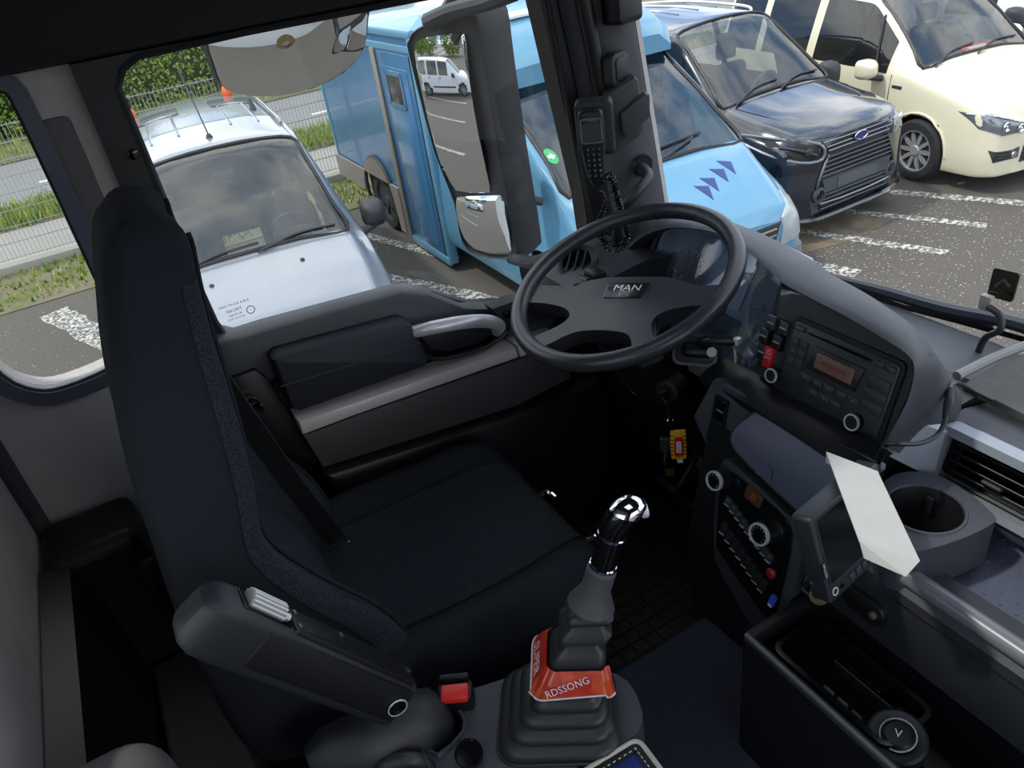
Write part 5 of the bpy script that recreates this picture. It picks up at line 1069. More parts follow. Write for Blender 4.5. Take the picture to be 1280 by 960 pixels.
O('hub_boss', lathe([(.075, -.05), (.07, -.085), (.045, -.12)], WF(0, .03, 0), -WF.n, 30) if False else cyl(WF(0, .02, -.12), WF(0, .02, -.045), .05, .072, 30), BLACK, sw_)
BFm = Frame(WF(0, .0, hubc(0, .0) + .001), WF.ex, WF.ey)
bl = [(-.047, -.019), (.047, -.019), (.041, .022), (-.041, .022)]
bg_ = O('badge', prism(BFm, bl, -.006, .0025, .001), mat('badge_black', (26, 28, 32), .25), sw_)
O('badge_border', tube([BFm(a, b, .0028) for a, b in bl], .0011, 6, 0, True), CHROME, bg_)
O('badge_lettering', text(BFm, 'MAN', .024, 0, -.006, .0032, sx=1.15), SILV, bg_, smooth=0)
lion = [(-.012, .016), (-.010, .010), (-.011, .006), (-.007, .004), (-.003, .0055), (.003, .005), (.008, .003), (.011, .005), (.010, .009), (.0085, .011), (.010, .016), (.007, .016), (.005, .011), (-.002, .0115), (-.006, .011), (-.0085, .016)]
O('badge_lion', tube([BFm(a, b, .0032) for a, b in lion], .0005, 5, 0, True), SILV, bg_)
# column shroud, stalks, ignition lock
sc_ = T('steering_column', 'black steering column shroud with two stalks and ignition lock', 'column', (.87, 1.1, .62))
ax_ = -W0.n
O('shroud', loft([[W0(a * s, b * s + .02, c) for a, b in rr(-.075, -.06, .075, .06, .03, 5)] for c, s in ((-.055, .8), (-.075, 1.0), (-.16, 1.05), (-.25, .95))]), BLACK, sc_)
O('lower_column', cyl(W0(0, .02, -.24), (1.06, 1.118, .30), .06, .05, 20), BLACK, sc_)
sb = at(868, 437, Y=.955)
SKF = Frame(sb, (.55, -.83, .05), (-.35, -.25, -.9))
O('stalk_pod', loft([[SKF(a * s, b * s, c) for a, b in rr(-.036, -.026, .04, .026, .014, 4)] for c, s in ((-.05, .95), (-.004, 1), (.004, .95), (.006, .85))]), DARK, sc_)
O('stalk_plate', frame_ring(SKF, rr(-.040, -.030, .044, .030, .015, 4), .006, -.006, .004), mat('pod_edge_grey', (64, 65, 67), .5), sc_)
s1 = O('stalk', tube([SKF(-.012, .0, .0), SKF(.0, -.0, .03), at(887, 441, Y=.915)], [.014, .012, .011], 14, 4), BLACK, sc_)
O('stalk_cap', cyl(at(887, 441, Y=.917), at(890, 440, Y=.905), .0098, .009, 18, .001), SILV, s1)
s2 = O('stalk', tube([SKF(.012, -.006, .0), SKF(.03, -.02, .03), at(921, 426, Y=.875)], [.012, .009, .009], 12, 4), BLACK, sc_)
O('stalk_cap', box(at(922, 426, Y=.872), (.014, .012, .014), .003, 2), SILV, s2)
lk = at(833, 490, Y=1.02); ld_ = Vector((-.75, -.35, .1)).normalized()
O('ignition_lock', lathe([(.024, -.05), (.024, 0), (.019, .004), (.014, .0), (.002, -.002)], lk, ld_, 24), DARK, sc_)
O('lever_left', tube([at(735, 352, Y=1.30), at(720, 345, Y=1.36), at(716, 347, Y=1.38)], [.007, .006, .007], 10, 3), BLACK, sc_)
# pedals
for y, nm in ((1.22, 'clutch_pedal'), (1.10, 'brake_pedal'), (.97, 'throttle_pedal')):
    pd = T(nm, {'clutch_pedal': 'clutch pedal nearest the driver door', 'brake_pedal': 'brake pedal between clutch and throttle', 'throttle_pedal': 'throttle pedal nearest the engine tunnel'}[nm], 'pedal', (1.0, y, .02))
    O('pad', box((.985, y, .14), (.02, .075, .09 if nm != 'throttle_pedal' else .16), .008, 2, Matrix.Rotation(-.5, 3, 'Y')), RUBBER, pd); O('arm', tube([(.99, y, .14), (1.06, y, .22), (1.10, y, .38)], .01, 8, 3), BLACK, pd)
    O('pivot', cyl((1.10, y - .03, .38), (1.10, y + .03, .38), .016, None, 12), BLACK, pd)
# ---- key bunch
ks = T('key_bunch', 'truck key bunch with yellow and red tags hanging from the ignition', 'keys', at(845, 600, Y=.99))
k0 = lk + ld_ * .0
O('ignition_key', box(lk + ld_ * .012 + Vector((0, 0, -.004)), (.03, .008, .026), .004, 2), BLACK, ks)
r0 = at(838, 522, Y=.985)
O('lanyard', tube([lk + ld_ * .02, at(833, 505, Y=.985), r0], .003, 6, 4), BLACK, ks)
O('key_ring', tube([r0 + Vector((.011 * math.cos(t), .004 * math.cos(t), -.006 + .011 * math.sin(t))) for t in [2 * PI * k / 20 for k in range(20)]], .0012, 6, 1, True), CHROME, ks)
KT = Frame(at(848, 556, Y=.985), (.8, -.6, 0), (.13, -.05, -1))
yt = O('yellow_tag', prism(KT, smooth2([(-.012, -.036), (.010, -.038), (.015, -.030), (.016, .030), (.010, .037), (-.010, .036), (-.015, .030), (-.016, -.030)], 2), -.002, .002, .0008), mat('tag_yellow', (226, 178, 46), .4), ks)
for k in range(6):
    for sg in (-1, 1): O('stripe', prism(KT, [(sg * .0105, -.024 + k * .0095), (sg * .0155, -.026 + k * .0095), (sg * .0155, -.0235 + k * .0095), (sg * .0105, -.0215 + k * .0095)], .0021, .0024), GLOSSB, yt)
rd = O('red_tag', prism(KT, rr(-.009, -.022, .010, .028, .006), .002, .0045, .001), mat('tag_red', (206, 34, 36), .35), ks)
O('paper_label', prism(KT, rr(-.0045, -.012, .0055, .018, .001), .0045, .005), WHITE, rd)
KL = Frame(KT(.0005, .003, .0052), -KT.ey, KT.ex); 
if KL.n.dot(KT.n) < 0: KL.n = -KL.n
O('label_writing', text(KT, 'F', .006, .0005, -.006, .0055) + text(KT, '78', .005, .0005, .004, .0055) + text(KT, '9', .006, .0005, .012, .0055), PRINTG, rd, smooth=0)
O('paper_slip', prism(KT, [(-.004, .036), (.008, .036), (.009, .050), (-.003, .049)], -.001, -.0004), WHITE, ks)
fb = O('key_fob', prism(Frame(at(831, 556, Y=1.0), (.8, -.6, 0), (.06, -.05, -1)), rr(-.010, -.018, .010, .018, .006), -.004, .004, .003), DARK, ks)
O('key_blade', prism(Frame(at(831, 556, Y=1.0), (.8, -.6, 0), (.0, -.02, -1)), [(-.004, .018), (.004, .018), (.004, .038), (.002, .041), (.004, .044), (.003, .053), (-.004, .055)], -.001, .001, .0004), CHROME, ks)
O('spare_key', prism(Frame(at(837, 590, Y=1.005), (.8, -.6, 0), (.0, -.02, -1)), rr(-.010, -.010, .010, .010, .002), -.001, .001), mat('brass_dark', (112, 92, 44), .35, metal=.7), ks)
# ================================================================ GEAR CONSOLE
GZc = .462
gc = T('gear_console', 'grey plastic gear console with rubber bellows between the seats', 'console', (.28, .66, .2))
co = smooth2([(p.x, p.y) for p in (at(u, v, Z=GZc) for u, v in ((520, 905), (530, 882), (560, 868), (600, 858), (680, 836), (770, 842), (800, 880), (797, 915), (740, 950), (650, 985), (560, 1000), (510, 985)))], 3)
CONM = mat('console_grey', (66, 70, 78), .5, bump=.35, bs=1000)
pk = [(p.x, p.y) for p in (at(u, v, Z=GZc) for u, v in ((534, 925), (562, 885), (578, 893), (580, 915), (548, 945)))]
bevel(O('console_body', sheet(co, lambda a, b, c: Vector((a, b, GZc + c)), .245, .02, [smooth2(pk, 2)]), CONM, gc, smooth=40), .012, 3, 50)
O('pocket_liner', sheet(smooth2(pk, 2), lambda a, b, c: Vector((a, b, GZc - .035 + c)), .004, .03), GLOSSB, gc)
O('pocket_rim', tube([Vector((a, b, GZc + .001)) for a, b in smooth2(pk, 2)], .004, 6, 1, True), CONM, gc)
pc = at(586, 942, Z=GZc + .02)
O('park_brake_knob', lathe([(.020, -.03), (.020, .0), (.0205, .004), (.017, .010), (.001, .011)], pc, (-.2, -.55, .8), 24), GLOSSB, gc)
lv = at(520, 950, Z=GZc + .03)
O('park_brake_lever', tube([lv + Vector((.02, 0, -.05)), lv, lv + Vector((-.035, .015, .0)), lv + Vector((-.05, .02, -.005))], [.010, .011, .015, .012], 12, 4), RUBBER, gc)
O('lever_band', tube([lv + Vector((.012, 0, -.02)) + Vector((0, .017 * math.cos(t), .017 * math.sin(t))) for t in [2 * PI * k / 16 for k in range(16)]], .003, 6, 1, True), DARK, gc)
# bellows and lever
gl = T('gear_lever', 'gear lever with chrome topped knob rising from stepped rubber bellows', 'gear lever', (.295, .645, GZc))
B0_ = Vector((.292, .650, GZc)); B1_ = Vector((.404, .622, .800))
def axp(z): return B0_.lerp(B1_, (z - GZc) / (B1_.z - GZc))
def gr(z, hw, hd, r, dz=0):
    c = axp(z); e = Vector((.84, -.54, 0)); f = Vector((.54, .84, 0)); return [c + e * a + f * b + Vector((0, 0, dz)) for a, b in rr(-hw, -hd, hw, hd, r, 6)]
prof = []
for k in range(4):
    s0 = 1 - k * .13; z0 = GZc + .004 + k * .019
    prof += [(z0, s0 * .93), (z0 + .004, s0), (z0 + .009, s0), (z0 + .014, s0 * .93), (z0 + .017, s0 * .84)]
O('bellows', loft([gr(z, .088 * s, .078 * s, .036 * s) for z, s in [(GZc - .004, 1.02), (GZc + .002, 1.02)] + prof + [(GZc + .085, .50), (GZc + .092, .49), (GZc + .112, .47), (GZc + .12, .42)]]), RUBBER, gl, smooth=55)
O('upper_boot', loft([gr(z, .040 * s, .034 * s, .012 * s) for z, s in ((.575, .9), (.585, 1.0), (.600, .98), (.612, .82), (.620, .58), (.626, .56), (.632, .88), (.642, .90), (.650, .62), (.656, .55), (.662, .78), (.668, .80), (.676, .58))]), RUBBER, gl, smooth=55)
d = (B1_ - B0_).normalized(); q = axp(.672)
lat = lathe([(.032, 0), (.033, .004), (.020, .032), (.0205, .066), (.019, .068), (.018, .070)], q, d, 28)
O('collar', lat, mat('collar_grey', (70, 72, 75), .6), gl)
O('grip', lathe([(.0175, .070), (.0175, .122), (.019, .124)], q, d, 28), GLOSSB, gl)
O('chrome_band', lathe([(.0182, .0705), (.0192, .072), (.0192, .075), (.018, .0765)], q, d, 28), CHROME, gl); O('chrome_band', lathe([(.0185, .121), (.0198, .123), (.0198, .126), (.0185, .1275)], q, d, 28), CHROME, gl)
kd = (d + Vector((.35, -.18, 0))).normalized(); kq = q + d * .124
kr = []
for h, s, off in ((0, .0185, 0), (.012, .019, .0), (.026, .0205, .004), (.038, .021, .009), (.048, .0185, .013), (.054, .012, .016), (.056, .003, .017)):
    x_, y_, _ = basis(d); c = kq + d * h + Vector((.86, -.5, 0)) * off; kr.append([c + (x_ * math.cos(t) * s + y_ * math.sin(t) * s * 1.05) for t in [2 * PI * k / 26 for k in range(26)]])
O('knob', loft(kr), GLOSSB, gl, smooth=60)
O('knob_cap', loft([[kq + d * .030 + (p - (kq + d * .030)) * 1.03 for p in r] for r in kr[3:]]), CHROME, gl, smooth=60)
O('range_switch', box(kq + d * .036 + Vector((.026, -.016, 0)), (.014, .02, .010), .003, 2, Matrix.Rotation(-.5, 3, 'Z')), SILV, gl)
# sweet wrapper tucked round the bellows
wp = T('foil_wrapper', 'red and white crumpled wrapper tucked round the gear lever bellows', 'wrapper', axp(.57))
WRAP = mat('wrapper_red', (176, 34, 30), .3, c2=(206, 84, 40), ts=30, spec=.8)
up = gr(.598, .043, .039, .012); lw = gr(.568, .060, .056, .016, -.002); n = len(up)
def crum(r, s): return [p + Vector((rnd.uniform(-s, s), rnd.uniform(-s, s), rnd.uniform(-s, s))) for p in r]
sel = [i % n for i in range(n * 62 // 100)]; o0 = 16
A_ = crum([up[(i + o0) % n] for i in sel], .0015); B_w = crum([lw[(i + o0) % n] for i in sel], .002); M_ = [(a + b) / 2 + Vector((rnd.uniform(-.003, .003), rnd.uniform(-.003, .003), rnd.uniform(0, .004))) for a, b in zip(A_, B_w)]
O('wrapper_sheet', loft([A_, M_, B_w], False, False), WRAP, wp, smooth=0)
O('wrapper_edge', tube(B_w, .0014, 5, 0), PRINT, wp)
eW, fW = Vector((.84, -.54, 0)), Vector((.54, .84, 0))
ua, la = axp(.598) - eW * .043, axp(.568) - eW * .060; WPF = Frame((ua + la) / 2, -fW, la - ua); WPF.n = (-eW * .8 + Vector((0, 0, .5))).normalized(); O('wrapper_print', text(WPF, 'SUPER', .020, .004, 0, .005), PRINT, wp, smooth=0)
ua, la = axp(.598) - fW * .039, axp(.568) - fW * .056; WPG = Frame((ua + la) / 2, eW, la - ua); WPG.n = (-fW * .8 + Vector((0, 0, .5))).normalized(); O('wrapper_print', text(WPG, 'RDSSONG', .014, -.012, .003, .005, rot=.3), PRINT, wp, smooth=0)
# blue pad lying on the tunnel
b0, b1, b2 = at(797, 923, Z=.47), at(736, 960, Z=.47), at(838, 960, Z=.47)
e1 = (b1 - b0).normalized(); e2 = (b2 - b0); e2 = (e2 - e1 * e2.dot(e1)).normalized()
BPD = Frame(b0, e1, e2); BPD.n = Vector((0, 0, 1))
bp = T('blue_pad', 'blue cloth topped pad with pale stitched border beside the gear console', 'pad', BPD(.1, .08, -.25))
O('pad_box', prism(BPD, rr(.004, .004, .236, .196, .012), -.253, -.03), BLACK, bp)
O('pad_core', prism(BPD, rr(0, 0, .24, .2, .012), -.044, 0, .004), mat('blue_cloth', (26, 46, 122), .9, bump=.8, bs=900, var=.2, vs=60), bp)
O('edging', tube([BPD(a, b, -.002) for a, b in rr(0, 0, .24, .2, .012)], .0045, 8, 1, True), mat('pale_edging', (196, 190, 176), .7), bp)
O('dark_border', frame_ring(BPD, rr(.004, .004, .236, .196, .010), .014, 0, .001), BLACK, bp)
g = G()
for k in range(24): g += box(BPD(.012, .012 + k * .0075, .0015), (.0012, .004, .001), 0, 1, BPD.mtx()) + box(BPD(.012 + k * .009, .012, .0015), (.004, .0012, .001), 0, 1, BPD.mtx())
O('stitches', g, PRINT, bp, smooth=0, kind='stuff')
# ================================================================ MONITOR, BRACKET, CABLES
mb = at(1038, 757, X=.60); ml = at(1011, 650, X=.592); ey_ = (mb - ml).normalized()
r_ = (at(1094, 704, X=.7) - CAM); tt = (mb - CAM).dot(ey_) / r_.dot(ey_); ex_ = (CAM + r_ * tt - mb).normalized()
MFr = Frame(ml, ex_, ey_)
if MFr.n.dot(CAM - ml) < 0: MFr.n = -MFr.n
mo = T('camera_monitor', 'small black camera monitor with row of keys mounted beside the controls', 'monitor', MFr(.06, .12, -.02))
MW, MH = .15, (mb - ml).length
O('monitor_body', prism(MFr, rr(0, 0, MW, MH, .006), -.026, 0, .003), mat('monitor_black', (34, 38, 42), .4), mo)
O('screen', prism(MFr, rr(.010, .008, MW - .01, MH - .026, .002), -.002, .0008), mat('screen_dark', (14, 16, 18), .16), mo)
O('screen_border', frame_ring(MFr, rr(.008, .006, MW - .008, MH - .024, .003), .002, 0, .0016), DARK, mo)
for k in range(5): O('key', prism(MFr, rr(.046 + k * .014, MH - .017, .057 + k * .014, MH - .007, .0015), -.001, .002, .0008), DARK, mo)
O('sensor', prism(MFr, rr(.026, MH - .015, .032, MH - .009, .001), -.001, .001), GLOSSB, mo)
O('jack_ring', tube([MFr(.014 + .005 * math.cos(t), MH - .013 + .005 * math.sin(t), .001) for t in [2 * PI * k / 16 for k in range(16)]], .0008, 5, 1, True), PRINT, mo)
O('logo_plate', prism(MFr, rr(.001, MH * .52, .0075, MH * .52 + .022, .001), 0, .0012), BLACK, mo)
ML = Frame(MFr(.0043, MH * .52 + .011, .0013), MFr.ey, -MFr.ex); ML.n = MFr.n; O('logo_text', text(ML, 'ORLACO', .0052, 0, 0, .0004), PRINT, mo, smooth=0)
mc = MFr(.05, .06, -.026)
O('mount_arm', tube([mc, mc - MFr.n * .03, (.745, .52, .60)], [.012, .012, .016], 12, 3), BLACK, mo)
O('mount_knob', lathe([(.014, 0), (.014, .01), (.006, .014)], at(1024, 742, X=.70), (-.6, -.5, .3), 16), mat('brass_knob', (150, 140, 100), .35, metal=.6), mo)
O('monitor_cable', tube([MFr(.0, .10, -.02), at(1020, 748, X=.70), at(1004, 735, X=.72), at(1010, 715, X=.74)], .003, 6, 5), BLACK, mo)
# mount foot on the glove panel
mf = T('monitor_foot', 'black rounded mount foot with a screw on the glove panel', 'mount', at(1090, 770, X=.735))
FFm = Frame(at(1088, 762, X=.733), (0, -1, 0), (0, 0, -1)); O('foot_plate', prism(FFm, rr(-.045, -.022, .025, .022, .018), -.004, .006, .003), BLACK, mf); O('foot_screw', lathe([(.006, 0), (.006, .004), (.003, .006)], FFm(.01, -.002, .006), FFm.n, 14), mat('foot_steel', (150, 148, 136), .3, metal=.8), mf)
# white folded sheet above the monitor
br = T('white_bracket', 'white folded metal sheet lying over the small monitor', 'bracket', at(1100, 640, Z=.74))
ZB = .832; q4 = [at(u, v, Z=ZB) for u, v in ((1033, 566), (1098, 591), (1150, 701), (1074, 676))]
dn = Vector((0, 0, -.0018))
lipd = [at(1132, 721, Z=.816), at(1080, 698, Z=.816)]
O('top_sheet', loft([[q4[0], q4[3], q4[3] + dn, q4[0] + dn], [q4[1], q4[2], q4[2] + dn, q4[1] + dn]]), WHITEM, br, smooth=0)
O('front_lip', loft([[q4[3], lipd[1], lipd[1] + Vector((.001, .001, -.001)), q4[3] + Vector((.002, .002, -.001))], [q4[2], lipd[0], lipd[0] + Vector((.001, .001, -.001)), q4[2] + Vector((.002, .002, -.001))]]), WHITEM, br, smooth=0)
O('rear_lip', loft([[q4[0], q4[0] + Vector((.003, .002, -.02)), q4[0] + Vector((.005, .003, -.02)), q4[0] + Vector((.002, .002, 0))], [q4[1], q4[1] + Vector((.003, .002, -.02)), q4[1] + Vector((.005, .003, -.02)), q4[1] + Vector((.002, .002, 0))]]), WHITEM, br, smooth=0)
O('support_post', cyl(at(1070, 610, Z=ZB) - Vector((0, 0, .004)), at(1068, 612, Z=.74), .005, None, 10), BLACK, br)
# power cable along the dash
cb = T('power_cable', 'black power cable with inline capsule plugged in below the radio', 'cable', at(1105, 568, X=.80))
O('wire', tube([at(1101, 572, X=.80), at(1106, 556, X=.79), at(1125, 555, X=.80), at(1150, 554, X=.84), at(1172, 543, X=.88), at(1183, 520, X=.90), at(1186, 490, X=.93), at(1195, 479, X=.97), at(1212, 486, X=1.02), at(1240, 500, X=1.05)], .0033, 8, 5), BLACK, cb)
O('capsule', tube([at(1182, 524, X=.90), at(1186, 505, X=.91), at(1189, 486, X=.93)], [.0045, .007, .0045], 12, 4), DARK, cb); O('plug', cyl(at(1099, 573, X=.798), at(1107, 557, X=.79), .006, .005, 12, .001), BLACK, cb); O('plug_tip', cyl(at(1098, 578, X=.799), at(1099, 573, X=.798), .004, None, 10), CHROME, cb)
# dark sheet on the dash top
ds = [(p.x, p.y) for p in (at(u, v, Z=.745) for u, v in ((1204, 482), (1245, 458), (1290, 440), (1330, 470), (1330, 560), (1282, 521), (1240, 500)))]
O('dash_cover', sheet(ds, lambda a, b, c: Vector((a, b, .748 + c)), .012, .02), mat('rough_grey_cover', (88, 86, 84), .85, bump=1, bs=60, var=.3, vs=40), smooth=20, label='rough dark grey cover lying on the dash top by the windscreen', cat='cover')
O('cover_edge_strip', tube([at(1196, 470, Z=.752), at(1245, 446, Z=.752), at(1300, 425, Z=.752)], .008, 8, 3), mat('cover_strip_grey', (128, 128, 128), .45), label='pale rounded edging strip beside the dash cover', cat='strip')
# ================================================================ HANDSET ON THE PILLAR
hn = Vector((-.62, -.78, .06)); HF = Frame(at(741, 182, Y=1.345), (.78, -.62, 0), (.10, .02, -1))
hs_ = T('phone_handset', 'black car phone handset with keypad hanging on the pillar cradle', 'phone', HF(0, .1, -.01))
oh = smooth2([(-.026, -.062), (-.018, -.074), (.018, -.074), (.026, -.062), (.027, -.02), (.023, .03), (.017, .072), (.010, .086), (-.006, .086), (-.014, .07), (-.022, .03), (-.027, -.02)], 3)
bevel(O('handset_body', prism(HF, oh, -.016, .010, .007), BLACK, hs_), .003)
O('phone_screen', prism(HF, rr(-.019, -.050, .020, -.012, .004), .008, .0108), mat('phone_lcd', (66, 72, 70), .25), hs_)
O('screen_border', frame_ring(HF, rr(-.022, -.060, .023, -.008, .006), .003, .009, .0115), mat('silver_border', (140, 142, 146), .3, metal=.6), hs_)
O('brand_print', text(HF, 'NOKIA', .006, .006, -.055, .0112), PRINTG, hs_, smooth=0)
for r_i in range(6):
    for c_i in range(3):
        o = O('phone_key', prism(HF, ell(-.011 + c_i * .0115 + .001, .004 + r_i * .0115, .004 - r_i * .0002, .0035, 12), .008, .0118, .0008), DARK, hs_)
        O('key_digit', text(HF, 'C^>123456789*0#<o)'[r_i * 3 + c_i], .005, -.011 + c_i * .0115 + .001, .004 + r_i * .0115, .0122), PRINT, o, smooth=0)
cr_ = T('phone_cradle', 'dark angular cradle clamped to the windscreen pillar behind the handset', 'cradle', HF(.03, .06, -.05))
bevel(O('cradle_back', prism(HF, rr(-.034, -.085, .045, .03, .012), -.05, -.017, .006), DARK, cr_), .002)
CBF = Frame(at(788, 145, Y=1.36), (.9, -.35, 0), (.14, .02, -1))
CRM = mat('cradle_grey', (62, 63, 67), .55, bump=.3, bs=900)
O('cradle_block', prism(CBF, [(-.050, -.05), (.012, -.078), (.020, -.07), (.030, .035), (.016, .05), (-.040, .078), (-.052, .06)], -.05, .0, .006), CRM, cr_)
O('cradle_flap', prism(CBF, [(-.024, -.012), (.030, -.045), (.040, -.04), (.040, .005), (-.012, .042), (-.022, .03)], -.002, .014, .005), CRM, cr_)
cdp = spl([at(750, 232, Y=1.34), at(757, 222, Y=1.33), at(764, 222, Y=1.33), at(770, 245, Y=1.33), at(778, 272, Y=1.33), at(783, 296, Y=1.33), at(776, 309, Y=1.325), at(763, 310, Y=1.325), at(752, 298, Y=1.33), at(749, 280, Y=1.34), at(755, 262, Y=1.35), at(756, 245, Y=1.36), at(750, 238, Y=1.36)], 10)
cdp = resample(cdp, 700); hel = []; x = None
for i, p in enumerate(cdp):
    dd = (cdp[min(i + 1, 699)] - cdp[max(0, i - 1)]).normalized()
    if x is None: x, y, _ = basis(dd)
    else: x = (x - dd * x.dot(dd)).normalized(); y = dd.cross(x)
    k = min(1, i / 60, (699 - i) / 140); t = 2 * PI * i / 12; hel.append(p + (x * math.cos(t) + y * math.sin(t)) * .0078 * max(0, k))
O('coiled_cord', tube(hel, .0017, 5, 0), GLOSSB, label='black coiled cord looping below the phone handset', cat='cord')
# ================================================================ EXTERIOR MIRRORS
mn = Vector((-.90, -.43, -.06)).normalized(); MR = Frame(at(575, 150, Y=1.93), (.43, -.90, 0), (0, 0, -1))
MR.n = mn; MR.ey = mn.cross(MR.ex).normalized()
if MR.ey.z > 0: MR.ey = -MR.ey
dm = T('door_mirror', 'tall black truck door mirror with two stacked glasses outside the window', 'mirror', MR(0, .2, -.05))
ho_ = smooth2(rp([(515, 70), (514, 50), (524, 36), (556, 22), (588, 18), (600, 26), (610, 90), (628, 200), (648, 312), (642, 322), (600, 318), (580, 300), (570, 252), (545, 185)], MR), 3)
HOUS = mat('mirror_housing', (40, 41, 46), .55, bump=.3, bs=500)
def hring(c, s, dx=0):
    cx = sum(a for a, b in ho_) / len(ho_); cy = sum(b for a, b in ho_) / len(ho_); return [MR(cx + (a - cx) * s + dx, cy + (b - cy) * (s * .3 + .7), c) for a, b in ho_]
O('housing', loft([hring(0, .97), hring(.010, 1.0), hring(.004, 1.03), hring(-.05, 1.05, .005), hring(-.105, 1.0, .01), hring(-.135, .75, .01)]), HOUS, dm, smooth=40)
def convex(F, ol, rad, c0, grid=.012):
    cx = sum(a for a, b in ol) / len(ol); cy = sum(b for a, b in ol) / len(ol); return sheet(ol, lambda a, b, c: F(a, b, c0 - ((a - cx) ** 2 + (b - cy) ** 2) / (2 * rad) + c), .003, grid)
O('main_glass', convex(MR, smooth2(rp([(521, 62), (528, 48), (553, 43), (577, 41), (584, 48), (592, 100), (603, 165), (613, 232), (606, 241), (570, 238), (560, 226), (548, 180), (532, 110)], MR), 2), 1.3, .022), MIRROR, dm, smooth=60)
O('wide_glass', convex(MR, smooth2(rp([(572, 250), (580, 244), (626, 244), (632, 250), (640, 308), (634, 318), (594, 310), (582, 296), (575, 272)], MR), 2), .32, .022), MIRROR, dm, smooth=60)
O('mirror_arm', tube([at(535, 28, Y=1.93), at(565, 14, Y=1.85), at(610, 2, Y=1.72), at(640, -12, Y=1.6)], [.022, .02, .02, .024], 10, 4), HOUS, dm)
O('arm_cover', prism(Frame(at(575, 8, Y=1.86), (.75, -.6, .2), (.3, .1, -1)), [(-.09, .02), (-.02, -.03), (.09, -.045), (.10, -.005), (.0, .012), (-.085, .035)], -.03, .012, .006), HOUS, dm)
O('lower_arm', tube([at(640, 322, Y=1.88), at(665, 328, Y=1.75), at(690, 322, Y=1.62)], [.02, .018, .022], 10, 4), HOUS, dm)
KM = Frame(at(357, 62, Y=1.84), (1, 0, 0), (0, .72, -.69))
km = T('kerb_mirror', 'wide rounded kerb mirror hanging outside above the driver window', 'mirror', KM(0, -.05, -.04))
ko = smooth2(rp([(256, 52), (262, 72), (272, 100), (284, 109), (315, 112), (365, 107), (412, 94), (443, 76), (455, 55), (459, 25), (459, -14), (400, -10), (262, 30)], KM), 2)
O('mirror_shell', loft([[KM(a, b, c) for a, b in inset(ko, i)] for c, i in ((.004, .0), (-.006, -.006), (-.03, -.002), (-.055, .03))]), HOUS, km)
O('mirror_glass', convex(KM, inset(ko, .004), .60, .036, .01), MIRROR, km, smooth=60)
kb = rp([(350, 38)], KM)[0]; O('mount_disc', lathe([(.020, 0), (.020, .006), (.010, .010), (.009, .004), (.002, .004)], KM(kb[0], kb[1], .026), KM.n, 22), mat('sand_disc', (176, 150, 96), .5), km)
O('mount_bracket', tube([KM(-.02, -.05, -.04), KM(-.02, -.1, -.02) + Vector((0, -.12, .12))], .018, 8, 1), HOUS, km)
# ================================================================ WIPER, SENSOR PLATE
wi = T('windscreen_wiper', 'black windscreen wiper parked along the glass beyond the dash', 'wiper', at(1160, 380, X=1.46))
WX = lambda p: Vector((wsx(p.y, p.z) + .035, p.y, p.z))
def wpt(u, v, dx=.03):
    p = at(u, v, X=1.36)
    for _ in range(6): p = at(u, v, X=wsx(p.y, p.z) + dx)
    return p
O('wiper_arm', tube([wpt(1046, 349), wpt(1110, 366), wpt(1180, 386), wpt(1260, 402), wpt(1330, 424)], [.009, .013, .014, .014, .016], 8, 4), mat('wiper_blueblack', (48, 52, 62), .4), wi)
O('blade', loft([[wpt(u, v, .012) + Vector((0, 0, dz)) for dz in (-.006, .006)] + [wpt(u, v, .02) + Vector((0, 0, dz)) for dz in (.006, -.006)] for u, v in ((1066, 362), (1130, 384), (1200, 402), (1300, 430))]), BLACK, wi)
O('blade_bridge', tube([wpt(1085, 368, .02), wpt(1135, 374, .035), wpt(1190, 392, .03), wpt(1240, 410, .02)], .006, 6, 4), DARK, wi); O('spring', tube([wpt(1075, 361, .03), wpt(1115, 373, .035)], .008, 8, 1), BLACK, wi)
O('blade_bridge', tube([wpt(1100, 381, .02), wpt(1160, 388, .03), wpt(1230, 408, .022)], .004, 6, 4), DARK, wi)
sp_ = T('sensor_plate', 'small square dark plate on a bent black stalk by the windscreen', 'sensor', at(1222, 440, X=1.28))
SPF = Frame(at(1254, 356, X=1.33), (.15, -1, 0), (-.1, .05, -1))
O('plate', prism(SPF, rr(-.022, -.028, .022, .028, .005), -.004, .002, .001), mat('dark_mirror', (92, 84, 72), .12, metal=.9), sp_); O('plate_print', tube([SPF(-.012, .006, .0025), SPF(.0, -.010, .0025), SPF(.012, .0, .0025)], .003, 6, 0), mat('plate_grey', (90, 88, 80), .4), sp_)
O('plate_stub', box(at(1233, 378, X=1.315), (.014, .022, .03), .003), mat('clear_clip', (180, 180, 170), .3), sp_)
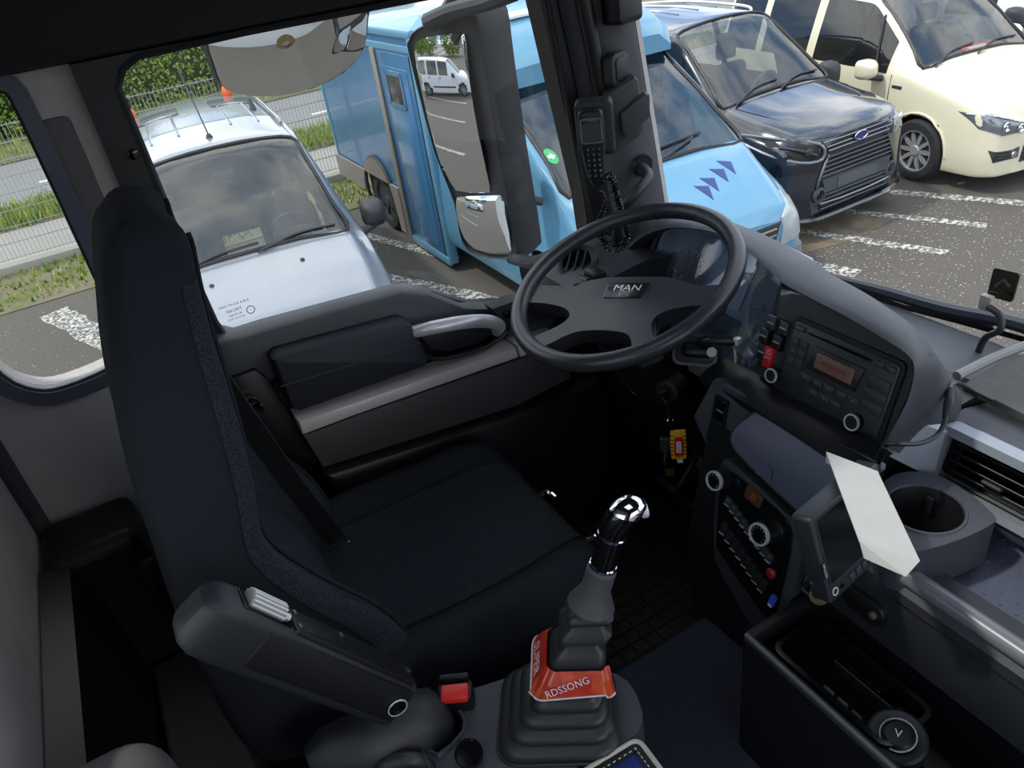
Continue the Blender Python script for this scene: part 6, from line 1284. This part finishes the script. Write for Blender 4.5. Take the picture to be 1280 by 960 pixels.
O('stalk', tube([at(1236, 384, X=1.31), at(1250, 395, X=1.30), at(1250, 412, X=1.29), at(1232, 422, X=1.285), at(1223, 440, X=1.28)], .0062, 10, 5), RUBBER, sp_)
# ================================================================ BEHIND THE SEAT
sb_ = T('corner_storage', 'black moulded storage box in the cab corner behind the seat', 'storage box', (-.27, 1.3, 0))
bevel(O('storage_body', bb(-.355, -.185, 1.34, 1.495, 0, .60), BLACK, sb_, smooth=0), .025, 4)
O('storage_side', loft([[Vector((x, y, z)) for x, z in ((-.355, .60), (-.31, .585), (-.29, .50), (-.28, .2), (-.28, 0), (-.355, 0))] for y in (1.34, 1.2, 1.0, .8)]), BLACK, sb_, smooth=50)
O('storage_latch', box((-.195, 1.335, .50), (.03, .012, .07), .004), DARK, sb_)
lb_ = T('locker_lid', 'flat dark grey locker lid on the floor behind the seat', 'locker', (-.2, 1.1, 0))
bevel(O('locker_body', bb(-.275, -.145, .82, 1.33, 0, .29), mat('locker_grey', (70, 70, 70), .75, var=.15, vs=10), lb_, smooth=0), .008, 2)
O('white_plug', lathe([(.011, 0), (.011, .026), (.008, .030), (.001, .031)], at(173, 912, Z=.292) + Vector((0, 0, -.001)), (0, 0, 1), 18), WHITE, label='small white round plug standing on the locker lid', cat='plug')
fs = T('folded_seat', 'grey plastic back of the folded middle seat beside the camera', 'seat back', (-.2, .45, .4))
bevel(O('seat_shell', bb(-.35, -.185, .10, .79, .46, .715), mat('seatback_grey', (88, 84, 84), .7, bump=.5, bs=700, var=.12), fs, smooth=50), .055, 6)
RFs = Frame((-.30, .72, .7155), (1, 0, 0), (0, -1, 0)); RFs.n = Vector((0, 0, 1)); O('seat_recess', frame_ring(RFs, rr(-.02, .0, .08, .4, .02), .006, -.003, .003), MATS['seatback_grey'], fs)
O('seat_support', bb(-.34, -.2, .14, .76, 0.0, .47, .02), BLACK, fs)
# side wall front of the door (kick panel) so the footwell is closed
O('wall_left_front', sheet([(1.0, -.05), (1.34, -.05), (1.34, .60), (1.16, .62), (1.0, .75)], sidemap, .06, .1), BLACK, kind='structure', smooth=20)
